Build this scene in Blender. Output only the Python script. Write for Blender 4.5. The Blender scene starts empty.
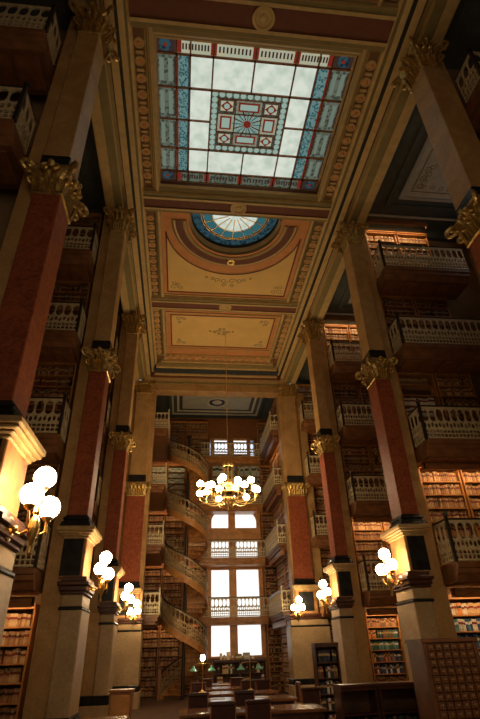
import bpy, math, random
from mathutils import Matrix, Vector
random.seed(7)
PI = math.pi
scene = bpy.context.scene
COL = scene.collection
ZF = 0.4            # the floor of the hall lies at world z = 0; heights below are counted from 0.4 m above it

# ------------------------------------------------------------------ materials
def new_mat(name):
    m = bpy.data.materials.new(name); m.use_nodes = True
    nt = m.node_tree; nt.nodes.clear()
    out = nt.nodes.new('ShaderNodeOutputMaterial')
    return m, nt, out

def mat(name, col, rough=0.6, metal=0.0, var=0.25, scale=6.0, bump=0.0, spec=0.4, stretch=None):
    m, nt, out = new_mat(name)
    b = nt.nodes.new('ShaderNodeBsdfPrincipled')
    b.inputs['Roughness'].default_value = rough
    b.inputs['Metallic'].default_value = metal
    b.inputs['Specular IOR Level'].default_value = spec
    tc = nt.nodes.new('ShaderNodeTexCoord')
    mp = nt.nodes.new('ShaderNodeMapping')
    if stretch: mp.inputs['Scale'].default_value = stretch
    nz = nt.nodes.new('ShaderNodeTexNoise')
    nz.inputs['Scale'].default_value = scale; nz.inputs['Detail'].default_value = 5
    cr = nt.nodes.new('ShaderNodeValToRGB')
    cr.color_ramp.elements[0].position = 0.3; cr.color_ramp.elements[1].position = 0.72
    cr.color_ramp.elements[0].color = tuple(c*(1-var) for c in col)+(1,)
    cr.color_ramp.elements[1].color = tuple(min(1, c*(1+var)) for c in col)+(1,)
    L = nt.links
    L.new(tc.outputs['Object'], mp.inputs['Vector']); L.new(mp.outputs['Vector'], nz.inputs['Vector'])
    L.new(nz.outputs['Fac'], cr.inputs['Fac']); L.new(cr.outputs['Color'], b.inputs['Base Color'])
    if bump:
        bp = nt.nodes.new('ShaderNodeBump'); bp.inputs['Strength'].default_value = bump
        L.new(nz.outputs['Fac'], bp.inputs['Height']); L.new(bp.outputs['Normal'], b.inputs['Normal'])
    L.new(b.outputs['BSDF'], out.inputs['Surface'])
    return m

def marble(name, base, vein, scale=1.6, rough=0.42, amount=0.5):
    m, nt, out = new_mat(name)
    L = nt.links
    b = nt.nodes.new('ShaderNodeBsdfPrincipled'); b.inputs['Roughness'].default_value = rough
    b.inputs['Specular IOR Level'].default_value = 0.28
    tc = nt.nodes.new('ShaderNodeTexCoord')
    nz = nt.nodes.new('ShaderNodeTexNoise'); nz.inputs['Scale'].default_value = scale
    nz.inputs['Detail'].default_value = 8; nz.inputs['Distortion'].default_value = 1.6
    cr = nt.nodes.new('ShaderNodeValToRGB')
    cr.color_ramp.elements[0].position = 0.36; cr.color_ramp.elements[1].position = 0.62
    cr.color_ramp.elements[0].color = tuple(vein)+(1,); cr.color_ramp.elements[1].color = tuple(base)+(1,)
    n2 = nt.nodes.new('ShaderNodeTexNoise'); n2.inputs['Scale'].default_value = scale*18; n2.inputs['Detail'].default_value = 3
    mx = nt.nodes.new('ShaderNodeMix'); mx.data_type = 'RGBA'; mx.blend_type = 'MULTIPLY'
    mx.inputs['Factor'].default_value = amount
    L.new(tc.outputs['Object'], nz.inputs['Vector']); L.new(tc.outputs['Object'], n2.inputs['Vector'])
    L.new(nz.outputs['Fac'], cr.inputs['Fac'])
    L.new(cr.outputs['Color'], mx.inputs['A']); L.new(n2.outputs['Fac'], mx.inputs['B'])
    L.new(mx.outputs['Result'], b.inputs['Base Color']); L.new(b.outputs['BSDF'], out.inputs['Surface'])
    return m

def glow(name, col, strength, pattern=None, col2=None, scale=20):
    m, nt, out = new_mat(name)
    e = nt.nodes.new('ShaderNodeEmission'); e.inputs['Strength'].default_value = strength
    e.inputs['Color'].default_value = tuple(col)+(1,)
    if pattern:
        tc = nt.nodes.new('ShaderNodeTexCoord')
        if pattern == 'voronoi':
            t = nt.nodes.new('ShaderNodeTexVoronoi'); t.inputs['Scale'].default_value = scale; fac = t.outputs['Distance']
        else:
            t = nt.nodes.new('ShaderNodeTexNoise'); t.inputs['Scale'].default_value = scale; fac = t.outputs['Fac']
        cr = nt.nodes.new('ShaderNodeValToRGB')
        cr.color_ramp.elements[0].position = .3; cr.color_ramp.elements[1].position = .6
        cr.color_ramp.elements[0].color = tuple(col)+(1,); cr.color_ramp.elements[1].color = tuple(col2)+(1,)
        nt.links.new(tc.outputs['Object'], t.inputs['Vector'])
        nt.links.new(fac, cr.inputs['Fac']); nt.links.new(cr.outputs['Color'], e.inputs['Color'])
    nt.links.new(e.outputs['Emission'], out.inputs['Surface'])
    return m

M = {}
M['tan'] = marble('tan marble', (.66, .385, .145), (.50, .265, .09), 1.1, .42)
M['redm'] = marble('red marble', (.46, .115, .036), (.27, .055, .02), 9.0, .5)
M['ped'] = marble('grey tan marble', (.62, .41, .21), (.50, .32, .15), 1.2, .4)
M['orangem'] = marble('orange marble', (.50, .25, .08), (.34, .14, .045), 2.0, .4)
M['cream'] = marble('cream marble', (.58, .38, .16), (.44, .26, .10), 2.0, .4, .35)
M['black'] = marble('black marble', (.025, .024, .022), (.012, .011, .011), 2.0, .25, .2)
M['gold'] = mat('gilded metal', (.52, .33, .10), .38, .75, .35, 12, .1)
M['brass'] = mat('brass', (.72, .45, .14), .28, .9, .15, 10)
M['iron'] = mat('bronzed iron lattice', (.62, .49, .28), .5, .1, .15, 14)
M['bronze'] = mat('bronze lattice', (.40, .29, .14), .45, .2, .2, 14)
M['darkiron'] = mat('dark iron', (.05, .035, .025), .4, .5, .2, 14)
M['wood'] = mat('brown wood', (.28, .105, .032), .38, 0, .35, 5, .03, stretch=(1, 1, 6))
M['woodo'] = mat('honey wood', (.46, .20, .055), .38, 0, .25, 5, .03)
M['woodl'] = mat('brightened window wood', (.62, .30, .10), .4, 0, .2, 5, .03)  # wood brightened in colour to stand in for light on the window frames
M['deckw'] = mat('balcony wood', (.22, .088, .03), .45, 0, .3, 5)
M['woodc'] = mat('catalog wood', (.15, .058, .024), .4, 0, .3, 5)
M['woodd'] = mat('dark wood', (.07, .024, .012), .32, 0, .35, 6, .03)
M['woodt'] = mat('polished table wood', (.24, .10, .035), .16, 0, .25, 5)
M['backing'] = mat('shade-dark back board', (.09, .04, .018), .7, 0, .2, 4)  # kept dark so the shade inside the cases sits in its colour
M['plaster'] = mat('brown painted plaster', (.22, .13, .06), .8, 0, .15, 2)
M['floor'] = mat('brown carpet floor', (.12, .06, .03), .75, 0, .3, 3)
M['ochre'] = mat('ochre paint', (.74, .47, .145), .75, 0, .07, 1.5)
M['orangep'] = mat('orange paint', (.60, .25, .08), .75, 0, .08, 3)
M['goldp'] = mat('gold tan paint', (.55, .36, .13), .6, 0, .12, 5)
M['olive'] = mat('olive paint', (.26, .19, .065), .7, 0, .12, 4)
M['redp'] = mat('dark red paint', (.16, .05, .02), .7, 0, .12, 5)
M['greenp'] = mat('dark green paint', (.035, .032, .02), .7, 0, .3, 9)
M['bluep'] = mat('dark blue paint', (.04, .045, .045), .7, 0, .5, 12)
M['greyp'] = mat('blue grey paint', (.42, .40, .30), .75, 0, .1, 3)
M['greyd'] = mat('dark grey green paint', (.08, .08, .06), .75, 0, .15, 5)
M['creamp'] = mat('cream paint', (.55, .48, .33), .75, 0, .15, 4)
M['paper'] = mat('paper white', (.75, .70, .58), .7, 0, .05, 3)
M['creamd'] = mat('aged card', (.22, .16, .09), .7)
M['leather'] = mat('dark red leather', (.055, .015, .010), .5, 0, .25, 8, spec=.25)
M['greenshade'] = mat('green enamel', (.16, .42, .32), .25, 0, .1, 5)
LAMP = 44.0
M['globe'] = glow('lit opal globe', (1, .76, .45), LAMP)
M['strip2'] = glow('dim lit shelf strip', (1, .66, .33), 11.0)
M['strip'] = glow('lit shelf strip', (1, .66, .33), 22.0)
M['day'] = glow('daylit window glass', (1, .98, .92), 1.1)
M['days'] = glow('added side window glass', (.88, .93, 1), .45)  # glow of the unseen windows added in the alcoves
M['dayf'] = glow('added front window glass', (1, .84, .62), .95)  # glow of the added front window, a fill for the near columns
M['dayb'] = glow('daylit upper glass', (.88, .93, 1), 1.3)
G = .72
M['gwhite'] = glow('pale milk glass', (.60, .70, .58), G, 'noise', (.84, .90, .78), 3)
M['gteal'] = glow('teal glass', (.02, .085, .09), G, 'voronoi', (.15, .27, .26), 17)
M['gtealp'] = glow('plain teal glass', (.035, .14, .16), G)
M['gblue'] = glow('deep blue glass', (.008, .02, .03), G, 'voronoi', (.03, .07, .085), 9)
M['gred'] = glow('ruby glass', (.20, .022, .012), G)
M['gamber'] = glow('amber glass', (.56, .47, .28), G, 'noise', (.44, .48, .36), 9)
M['golive'] = glow('olive figured glass', (.05, .055, .04), G, 'voronoi', (.125, .145, .105), 11)
M['gpalegreen'] = glow('pale green glass', (.34, .48, .40), G)
M['gfig'] = glow('grey green figured glass', (.17, .215, .165), G)
M['gdark'] = glow('dark ruby glass', (.045, .025, .02), G)

# ------------------------------------------------------------------ mesh builder
class MB:
    def __init__(s): s.v = []; s.f = []; s.m = []
    def quad(s, a, b, c, d, mi=0):
        i = len(s.v); s.v += [a, b, c, d]; s.f.append((i, i+1, i+2, i+3)); s.m.append(mi)
    def poly(s, pts, mi=0):
        i = len(s.v); s.v += list(pts); s.f.append(tuple(range(i, i+len(pts)))); s.m.append(mi)
    def box(s, x0, x1, y0, y1, z0, z1, mi=0):
        if x0 > x1: x0, x1 = x1, x0
        if y0 > y1: y0, y1 = y1, y0
        if z0 > z1: z0, z1 = z1, z0
        i = len(s.v)
        s.v += [(x0, y0, z0), (x1, y0, z0), (x1, y1, z0), (x0, y1, z0), (x0, y0, z1), (x1, y0, z1), (x1, y1, z1), (x0, y1, z1)]
        for q in ((0, 3, 2, 1), (4, 5, 6, 7), (0, 1, 5, 4), (1, 2, 6, 5), (2, 3, 7, 6), (3, 0, 4, 7)):
            s.f.append(tuple(i+k for k in q)); s.m.append(mi)
    def bbox(s, x0, x1, y0, y1, z0, z1, b=.01, mi=0):
        """box with chamfered edges"""
        if x0 > x1: x0, x1 = x1, x0
        b = min(b, (x1-x0)*.45, (y1-y0)*.45, (z1-z0)*.45)
        for (dz0, ins) in ((0, b),): pass
        rings = [(z0, b), (z0+b, 0), (z1-b, 0), (z1, b)]
        i = len(s.v)
        for z, q in rings:
            a0, a1, c0, c1 = x0+q, x1-q, y0+q, y1-q
            s.v += [(a0+b, c0, z), (a1-b, c0, z), (a1, c0+b, z), (a1, c1-b, z), (a1-b, c1, z), (a0+b, c1, z), (a0, c1-b, z), (a0, c0+b, z)]
        for r in range(3):
            for k in range(8):
                a = i+r*8+k; c = i+r*8+(k+1) % 8
                s.f.append((a, c, c+8, a+8)); s.m.append(mi)
        s.f.append(tuple(i+7-k for k in range(8))); s.m.append(mi)
        s.f.append(tuple(i+24+k for k in range(8))); s.m.append(mi)
    def prism(s, prof, axis, l0, l1, mi=0, mis=None, caps=True):
        """closed outline prof [(a,b)] swept along axis; a,b are the other two axes in xyz order"""
        n = len(prof)
        def pt(a, b, l): return (l, a, b) if axis == 'x' else (a, l, b) if axis == 'y' else (a, b, l)
        i = len(s.v)
        s.v += [pt(a, b, l0) for a, b in prof] + [pt(a, b, l1) for a, b in prof]
        for k in range(n):
            c = (k+1) % n
            s.f.append((i+k, i+c, i+n+c, i+n+k)); s.m.append(mis[k] if mis else mi)
        if caps:
            s.f.append(tuple(i+n-1-k for k in range(n))); s.m.append(mi)
            s.f.append(tuple(i+n+k for k in range(n))); s.m.append(mi)
    def strip(s, prof, l0, l1, mis):
        """open outline [(x,z)] swept along y, one material per segment"""
        for k in range(len(prof)-1):
            (a, b), (c, d) = prof[k], prof[k+1]
            s.quad((a, l0, b), (c, l0, d), (c, l1, d), (a, l1, b), mis[k])
    def tube(s, pts, r, n=8, mi=0):
        pts = [Vector(p) for p in pts]; rr = r if isinstance(r, (list, tuple)) else [r]*len(pts)
        i = len(s.v); up = None
        for k, p in enumerate(pts):
            d = (pts[min(k+1, len(pts)-1)]-pts[max(k-1, 0)]).normalized()
            if up is None or abs(up.dot(d)) > .95: up = Vector((0, 0, 1)) if abs(d.z) < .9 else Vector((1, 0, 0))
            a = d.cross(up).normalized(); b = a.cross(d).normalized(); up = b
            for q in range(n):
                t = 2*PI*q/n; w = p+(a*math.cos(t)+b*math.sin(t))*rr[k]; s.v.append(tuple(w))
        for k in range(len(pts)-1):
            for q in range(n):
                a = i+k*n+q; b = i+k*n+(q+1) % n
                s.f.append((a, b, b+n, a+n)); s.m.append(mi)
        s.f.append(tuple(i+n-1-q for q in range(n))); s.m.append(mi)
        e = i+(len(pts)-1)*n; s.f.append(tuple(e+q for q in range(n))); s.m.append(mi)
    def lathe(s, prof, c=(0, 0, 0), n=16, mi=0):
        i = len(s.v)
        for r, z in prof:
            for q in range(n):
                t = 2*PI*q/n; s.v.append((c[0]+r*math.cos(t), c[1]+r*math.sin(t), c[2]+z))
        for k in range(len(prof)-1):
            for q in range(n):
                a = i+k*n+q; b = i+k*n+(q+1) % n
                s.f.append((a, b, b+n, a+n)); s.m.append(mi)
        if prof[0][0] > 1e-4: s.f.append(tuple(i+n-1-q for q in range(n))); s.m.append(mi)
        e = i+(len(prof)-1)*n
        if prof[-1][0] > 1e-4: s.f.append(tuple(e+q for q in range(n))); s.m.append(mi)
    def sphere(s, c, r, n=16, mi=0):
        s.lathe([(max(1e-5, r*math.sin(PI*k/(n//2))), -r*math.cos(PI*k/(n//2))) for k in range(n//2+1)], c, n, mi)
    def disc(s, c, r, n=16, mi=0, h=.012):
        s.lathe([(r, -h), (r, 0)], c, n, mi)
    def ring2d(s, rect, hole, t=.03, mi=0, place=None):
        """plate cell: rect (x0,x1,z0,z1) with a hole polygon (counter-clockwise), thickness t about y=0"""
        x0, x1, z0, z1 = rect; n = len(hole)
        cx = sum(p[0] for p in hole)/n; cz = sum(p[1] for p in hole)/n
        ang = [math.atan2(p[1]-cz, p[0]-cx) for p in hole]
        def edge(a):
            dx, dz = math.cos(a), math.sin(a); k = 1e9
            if dx > 1e-9: k = min(k, (x1-cx)/dx)
            if dx < -1e-9: k = min(k, (x0-cx)/dx)
            if dz > 1e-9: k = min(k, (z1-cz)/dz)
            if dz < -1e-9: k = min(k, (z0-cz)/dz)
            return (cx+dx*k, cz+dz*k)
        corners = [math.atan2(q[1]-cz, q[0]-cx) for q in ((x0, z0), (x1, z0), (x1, z1), (x0, z1))]
        pl = place or (lambda x, y, z: (x, y, z))
        for k in range(n):
            a, b = ang[k], ang[(k+1) % n]
            if b < a: b += 2*PI
            pts = [edge(a)]
            for cc in sorted([x if x >= a else x+2*PI for x in corners]):
                if a+1e-6 < cc < b-1e-6: pts.append(edge(cc))
            pts.append(edge(b))
            h0, h1 = hole[k], hole[(k+1) % n]
            loop = [h0]+pts+[h1]
            s.poly([pl(p[0], -t/2, p[1]) for p in loop], mi)
            s.poly([pl(p[0], t/2, p[1]) for p in reversed(loop)], mi)
            s.quad(pl(h0[0], -t/2, h0[1]), pl(h1[0], -t/2, h1[1]), pl(h1[0], t/2, h1[1]), pl(h0[0], t/2, h0[1]), mi)
    def mesh(s, name, mats, smooth=False, merge=False):
        me = bpy.data.meshes.new(name); me.from_pydata(s.v, [], s.f)
        for m in mats: me.materials.append(M[m])
        if len(mats) > 1: me.polygons.foreach_set('material_index', s.m)
        if smooth: me.polygons.foreach_set('use_smooth', [True]*len(s.f))
        me.update()
        return me

def add(name, me, parent=None, loc=None, rot=0, kind=None, label=None, cat=None, group=None):
    if isinstance(me, tuple): me = me[0].mesh(name, me[1], *me[2:])
    o = bpy.data.objects.new(name, me); COL.objects.link(o)
    if parent: o.parent = parent
    if loc: o.location = loc
    if rot: o.rotation_euler.z = rot
    if kind: o['kind'] = kind
    if label: o['label'] = label
    if cat: o['category'] = cat
    if group: o['group'] = group
    return o

def thing(name, label, cat, loc=(0, 0, 0), rot=0, group=None):
    return add(name, None, None, loc, rot, None, label, cat, group)

def structure(name, mb, mats, parent=None, loc=None, smooth=False):
    return add(name, mb.mesh(name, mats, smooth), parent, loc, 0, None if parent else 'structure')

YK = [5.298+5.44*k for k in range(4)]
SIDE = {-1: 'staircase side', 1: 'card catalog side'}
ROWN = ['nearest', 'second', 'third', 'farthest']
LEVN = ['ground', 'first', 'second', 'third', 'fourth']
LV = [-.4, 2.72, 5.42, 8.12, 10.82]

# ------------------------------------------------------------------ setting
b = MB(); b.box(-9, 9, -4, 28.2, -.55, -.4); structure('floor', b, ['floor'])
b = MB(); b.box(-8.3, -8, -4, 28, -.4, 14.2); structure('wall_left', b, ['plaster'])
b = MB(); b.box(8, 8.3, -4, 28, -.4, 14.2); structure('wall_right', b, ['plaster'])
b = MB(); b.box(-8.3, -2.2, -4.3, -4, -.4, 14.2); b.box(2.2, 8.3, -4.3, -4, -.4, 14.2)
b.box(-2.2, 2.2, -4.3, -4, -.4, .9); b.box(-2.2, 2.2, -4.3, -4, 9.2, 14.2); structure('wall_front', b, ['plaster'])
b = MB()   # back wall with openings for the windows
wx0, wx1 = .0, 2.65
b.box(-8.3, wx0, 27.4, 27.7, -.4, 14.2); b.box(wx1, 8.3, 27.4, 27.7, -.4, 14.2)
b.box(wx0, wx1, 27.4, 27.7, -.4, 1.1); b.box(wx0, wx1, 27.4, 27.7, 7.98, 11.2); b.box(wx0, wx1, 27.4, 27.7, 12.2, 14.2)
structure('wall_back', b, ['wood'])
for s in (-1, 1):
    for k in range(4):
        y = YK[k]
        b = MB(); b.box(s*4.1, s*8, y+.72, y+1.0, -.4, 13.6)
        structure('wall_partition', b, ['plaster'])
    b = MB(); xw = 3.75 if s > 0 else 3.6
    b.box(s*xw, s*(xw+.25), YK[3]+1.0, 27.4, -.4, 13.6); structure('wall_alcove', b, ['wood'])

# ------------------------------------------------------------------ ceiling
ZC = 13.6
prof = [(4.1, 13.6), (4.1, 13.04), (4.06, 13.02), (3.82, 13.02), (3.84, 13.07), (3.6, 13.07), (3.58, 13.22), (3.5, 13.25), (3.48, 13.3), (3.3, 13.3), (3.27, 13.42),
        (3.24, 13.42), (3.1, 13.42), (3.05, 13.52), (2.98, 13.54), (2.96, 13.6), (2.68, 13.6), (2.66, 13.54), (2.58, 13.5), (2.5, 13.5), (2.48, 13.62)]
pm = [1, 0, 0, 1, 1, 0, 1, 2, 0, 3, 3, 0, 1, 0, 0, 7, 0, 1, 0, 0]
M['brownp'] = mat('umber paint', (.20, .095, .035), .75, 0, .12, 4)
PMAT = ['goldp', 'olive', 'redp', 'greenp', 'orangep', 'ochre', 'bluep', 'brownp']
ros = MB()
ros.lathe([(.128, 0), (.128, -.02), (.108, -.04), (.085, -.025)], n=14, mi=1); ros.lathe([(.085, -.022), (.055, -.03), (.03, -.05), (1e-5, -.055)], n=14, mi=0)
ros.bbox(-.09, .09, .165, .25, -.045, 0, .015, 1)
ROS = ros.mesh('rosette', ['orangep', 'goldp'])
for s in (-1, 1):
    b = MB(); b.strip([(s*x, z) for x, z in prof], 1.0, 21.7, pm)
    cor = structure('trim_left' if s < 0 else 'trim_right', b, PMAT)
    y = 3.2
    while y < 19.9:
        if not any(abs(y-c) < .52 for c in (5.25, 10.72, 15.94)):
            add('rosette', ROS, cor, (s*2.83, y, 13.6))
        y += .415
# bays of flat ceiling
b = MB()
def slab(b, x0, x1, y0, y1, z=ZC, mi=0): b.box(x0, x1, y0, y1, z, z+.12, mi)
slab(b, -2.7, 2.7, 16.1, 21.7); slab(b, -2.7, 2.7, 1, 5.2)
# second bay has a half round opening for the fanlight
N = 24; RO = 1.55; yc = 11.5
arc = [(RO*math.cos(PI*q/N), yc+RO*math.sin(PI*q/N)) for q in range(N+1)]
for q in range(N):
    (ax, ay), (bx, by) = arc[q], arc[q+1]
    # join the arc to the rectangle outline by rays
    def out(x, y):
        dx, dy = x, y-yc; k = 1e9
        if abs(dx) > 1e-6: k = min(k, 2.7/abs(dx))
        if dy > 1e-6: k = min(k, (15.9-yc)/dy)
        return (dx*k, yc+dy*k)
    A, B = out(ax, ay), out(bx, by)
    b.quad((ax, ay, ZC), (A[0], A[1], ZC), (B[0], B[1], ZC), (bx, by, ZC))
    if abs(abs(A[0])-2.7) < 1e-6 and abs(B[1]-15.9) < 1e-6: b.poly([(A[0], A[1], ZC), (A[0], 15.9, ZC), (B[0], B[1], ZC)])
    if abs(A[1]-15.9) < 1e-6 and abs(abs(B[0])-2.7) < 1e-6: b.poly([(A[0], A[1], ZC), (B[0], 15.9, ZC), (B[0], B[1], ZC)])
b.box(-2.7, -RO, 11.0, yc, ZC, ZC+.1); b.box(RO, 2.7, 11.0, yc, ZC, ZC+.1)
structure('ceiling_nave', b, ['orangep'])
for s in (-1, 1):
    b = MB()
    b.box(s*4.08, s*8.2, -4, 22.4, 13.6, 13.75)
    structure('ceiling_aisle_left' if s < 0 else 'ceiling_aisle_right', b, ['greyd'])
b = MB(); b.box(-4.4, 4.4, -4, 1.0, 13.55, 13.7); structure('ceiling_front', b, ['olive'])

def frame_rect(b, x0, x1, y0, y1, w, z, h=.03, mi=0):
    b.box(x0, x1, y0, y0+w, z-h, z, mi); b.box(x0, x1, y1-w, y1, z-h, z, mi)
    b.box(x0, x0+w, y0+w, y1-w, z-h, z, mi); b.box(x1-w, x1, y0+w, y1-w, z-h, z, mi)

def curl(b, c, r, turns, start, hand, z, w=.03, mi=0):
    """a painted scroll lying just under the ceiling"""
    n = 14; pts = []
    for k in range(n+1):
        t = k/n; a = start+hand*turns*2*PI*t; rr = r*(1-.8*t)
        pts.append((c[0]+rr*math.cos(a), c[1]+rr*math.sin(a)))
    for k in range(n):
        (ax, ay), (bx, by) = pts[k], pts[k+1]
        d = Vector((bx-ax, by-ay)).normalized(); nx, ny = -d.y*w/2, d.x*w/2
        b.quad((ax+nx, ay+ny, z), (ax-nx, ay-ny, z), (bx-nx, by-ny, z), (bx+nx, by+ny, z), mi)

# painted ochre panel of the half-round bay
def arcpts(r, c, n=30, a0=0, a1=PI): return [(r*math.cos(a0+(a1-a0)*q/n), c+r*math.sin(a0+(a1-a0)*q/n)) for q in range(n+1)]
def spandrel(b, r, c, hw, y1, z, mi):
    """area between the arc of radius r about (0,c) and the rectangle x<=hw, y<=y1"""
    a0 = math.acos(min(1, hw/r)); pts = arcpts(r, c, 30, a0, PI-a0)
    for k in range(len(pts)-1):
        (ax, ay), (bx, by) = pts[k], pts[k+1]
        b.quad((ax, ay, z), (bx, by, z), (bx, y1, z), (ax, y1, z), mi)
def band(b, r0, r1, c, z0, z1, mi, a0=0, a1=PI, n=36):
    p, q = arcpts(r0, c, n, a0, a1), arcpts(r1, c, n, a0, a1)
    for k in range(n):
        b.quad((p[k][0], p[k][1], z0), (p[k+1][0], p[k+1][1], z0), (q[k+1][0], q[k+1][1], z1), (q[k][0], q[k][1], z1), mi)
b = MB()
spandrel(b, 2.34, 11.72, 2.30, 15.22, ZC-.006, 0)
structure('ceiling_panel_arched', b, ['ochre'])
b = MB()
b.box(-2.36, 2.36, 15.25, 15.3, ZC-.02, ZC, 1)
for s in (-1, 1): b.box(s*2.31, s*2.36, 12.1, 15.3, ZC-.02, ZC, 1); b.box(s*2.5, s*2.56, 11.2, 15.45, ZC-.05, ZC, 3)
b.box(-2.56, 2.56, 15.42, 15.47, ZC-.05, ZC, 3)
band(b, 2.34, 2.39, 11.72, ZC-.02, ZC-.02, 1, .14, PI-.14)
for s in (-1, 1):
    for q, (dx, dy, r) in enumerate(((.2, .22, .16), (.42, .2, .12), (.2, .45, .12), (.36, .42, .09))):
        curl(b, (s*(2.3-dx), 15.2-dy), r, 1.2, q, s, ZC-.008, .03, 0)
    for q, (dx, dy, r) in enumerate(((.16, -.02, .16), (.4, -.05, .13), (.62, -.12, .1), (.85, -.2, .06), (.14, .22, .1))):
        curl(b, (s*dx, 14.5+dy), r, 1.2, q*2, -s, ZC-.008, .035, 0)
structure('trim_arched_panel', b, ['olive', 'redp', 'orangep', 'goldp'])
# rings of the half round fanlight
b = MB()
ring = [(2.16, 0, 'goldp'), (2.08, -.06, 'olive'), (2.02, -.05, 'goldp'), (1.94, -.05, 'redp'), (1.78, -.02, 'redp'), (1.72, -.08, 'goldp'), (1.66, -.03, 'goldp'), (1.6, .1, 'olive'), (1.55, .14, 'olive'), (1.5, .3, 'goldp'), (1.46, .45, 'greenp')]
rm = ['goldp', 'olive', 'redp', 'greenp']
for k in range(len(ring)-1):
    band(b, ring[k][0], ring[k+1][0], yc, ZC+ring[k][1], ZC+ring[k+1][1], rm.index(ring[k+1][2]))
structure('trim_fanlight', b, rm)
boss = MB(); boss.lathe([(.17, 0), (.17, -.04), (.12, -.07), (.10, -.04), (.06, -.1), (.02, -.13), (1e-5, -.13)], n=16)
BOSS = boss.mesh('boss', ['gold'])
t = structure('trim_boss', boss, ['gold'], None, (0, yc+1.86, ZC-.03), True)

fan = thing('fanlight', 'half-round stained glass fanlight with blue rim in the painted ceiling', 'skylight', (0, yc, ZC+.42))
def bandm(r0, r1, mats, z=0, n=36, mi=0):
    b = MB(); p, q = arcpts(r0, 0, n, 0, PI), arcpts(r1, 0, n, 0, PI)
    for k in range(n):
        b.quad((p[k][0], p[k][1], z), (p[k+1][0], p[k+1][1], z), (q[k+1][0], q[k+1][1], z), (q[k][0], q[k][1], z), mi)
        b.quad((p[k][0], p[k][1], z+.02), (q[k][0], q[k][1], z+.02), (q[k+1][0], q[k+1][1], z+.02), (p[k+1][0], p[k+1][1], z+.02), mi)
    return (b, mats)
add('outer_glass', bandm(1.47, 1.17, ['gblue']), fan, label='dark blue flowered outer glass band')
add('ruby_border', bandm(1.17, 1.10, ['gdark']), fan)
add('teal_glass', bandm(1.10, .78, ['gtealp']), fan, label='plain teal glass band')
add('milk_glass', bandm(.78, .0, ['gwhite']), fan, label='white milk glass centre')
b = MB()
for q in range(9):
    a = PI*(q+.0)/8; r0 = .25
    b.tube([(r0*math.cos(a), r0*math.sin(a), -.02), (1.12*math.cos(a), 1.12*math.sin(a), -.02)], .018, 6)
for r in (.78, 1.1, 1.17):
    b.tube([(x, y, -.02) for x, y in arcpts(r, 0, 30)], .015, 6)
add('glazing_bars', (b, ['gold']), fan)

# beams across the nave
def beam(y0, y1, z, name):
    b = MB()
    pr = [(y0, ZC), (y0, z+.1), (y0+.05, z+.1), (y0+.07, z+.02), (y0+.16, z+.02), (y0+.18, z-.02), (y0+.26, z-.02), (y0+.27, z+.02), (y1-.27, z+.02), (y1-.26, z-.02), (y1-.18, z-.02), (y1-.16, z+.02), (y1-.07, z+.02), (y1-.05, z+.1), (y1, z+.1), (y1, ZC)]
    ms = [0, 1, 0, 1, 1, 0, 2, 2, 2, 0, 1, 1, 0, 1, 0, 0]
    b.prism(pr, 'x', -2.98, 2.98, 0, ms)
    o = structure(name, b, ['goldp', 'olive', 'redp'])
    for x in (0,):
        r = MB(); r.lathe([(.26, 0), (.26, -.05), (.2, -.06), (.17, -.03), (.12, -.03), (.06, -.07), (1e-5, -.07)], n=20)
        add('boss', (r, ['goldp']), o, (x, (y0+y1)/2, z+.02))
beam(4.75, 5.75, 13.42, 'ceiling_beam_front'); beam(10.28, 11.14, 13.42, 'ceiling_beam_middle'); beam(15.5, 16.36, 13.42, 'ceiling_beam_far')
# dark-red frames of the bay nearest the camera
b = MB(); frame_rect(b, -2.3, 2.3, 2.2, 4.6, .14, ZC, .05, 0); frame_rect(b, -2.1, 2.1, 2.4, 4.4, .1, ZC, .07, 1); b.box(-.12, .12, 2.5, 4.6, ZC-.05, ZC, 0)
structure('trim_front_bay', b, ['redp', 'goldp'])

# far ochre panel
b = MB(); b.box(-2.2, 2.2, 16.85, 19.2, ZC-.006, ZC); structure('ceiling_panel_ochre', b, ['ochre'])
b = MB(); frame_rect(b, -2.26, 2.26, 16.8, 19.26, .045, ZC, .02, 1); frame_rect(b, -2.45, 2.45, 16.6, 19.45, .05, ZC, .05, 2)
for sx in (-1, 1):
    for yy, sy in ((17.08, 1), (18.96, -1)):
        for q, (dx, dy, r) in enumerate(((.2, .0, .14), (.4, 0, .1), (.2, .24, .1))):
            curl(b, (sx*(2.1-dx), yy+sy*dy), r, 1.2, q, sx, ZC-.008, .03, 0)
    for q, (dx, dy, r) in enumerate(((.14, 0, .12), (.32, .04, .09), (.5, 0, .06), (.1, .2, .08), (.1, -.2, .08))):
        curl(b, (sx*dx, 17.95+dy), r, 1.2, q*2, sx, ZC-.008, .03, 0)
structure('trim_ochre_panel', b, ['greyd', 'redp', 'goldp'])
# dentil course and end entablature
b = MB()
b.box(-2.7, 2.7, 19.95, 20.0, ZC-.1, ZC, 0)
b.box(-2.75, 2.75, 20.45, 20.55, ZC-.16, ZC, 0); b.box(-2.9, 2.9, 20.55, 20.8, ZC-.2, ZC, 1); b.box(-3, 3, 20.8, 20.95, ZC-.26, ZC, 0)
b.box(-3.1, 3.1, 20.95, 21.35, ZC-.30, ZC, 2); b.box(-3.1, 3.1, 21.35, 21.5, ZC-.36, ZC, 0)
b.box(-3.3, 3.3, 21.5, 21.62, ZC-.42, ZC, 3)
b.box(-3.6, 3.6, 21.62, 22.3, 12.95, ZC, 0); b.box(-3.6, 3.6, 21.66, 22.26, 12.5, 12.95, 4); b.box(-3.6, 3.6, 21.6, 22.3, 12.86, 12.95, 1)
tr = structure('trim_end_entablature', b, ['goldp', 'olive', 'bluep', 'redp', 'tan'])
d = MB(); d.bbox(-.085, .085, -.12, .12, -.12, 0, .02); DEN = d.mesh('dentil', ['goldp'])
for q in range(15): add('dentil', DEN, tr, (-2.45+q*.35, 20.2, ZC))
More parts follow.
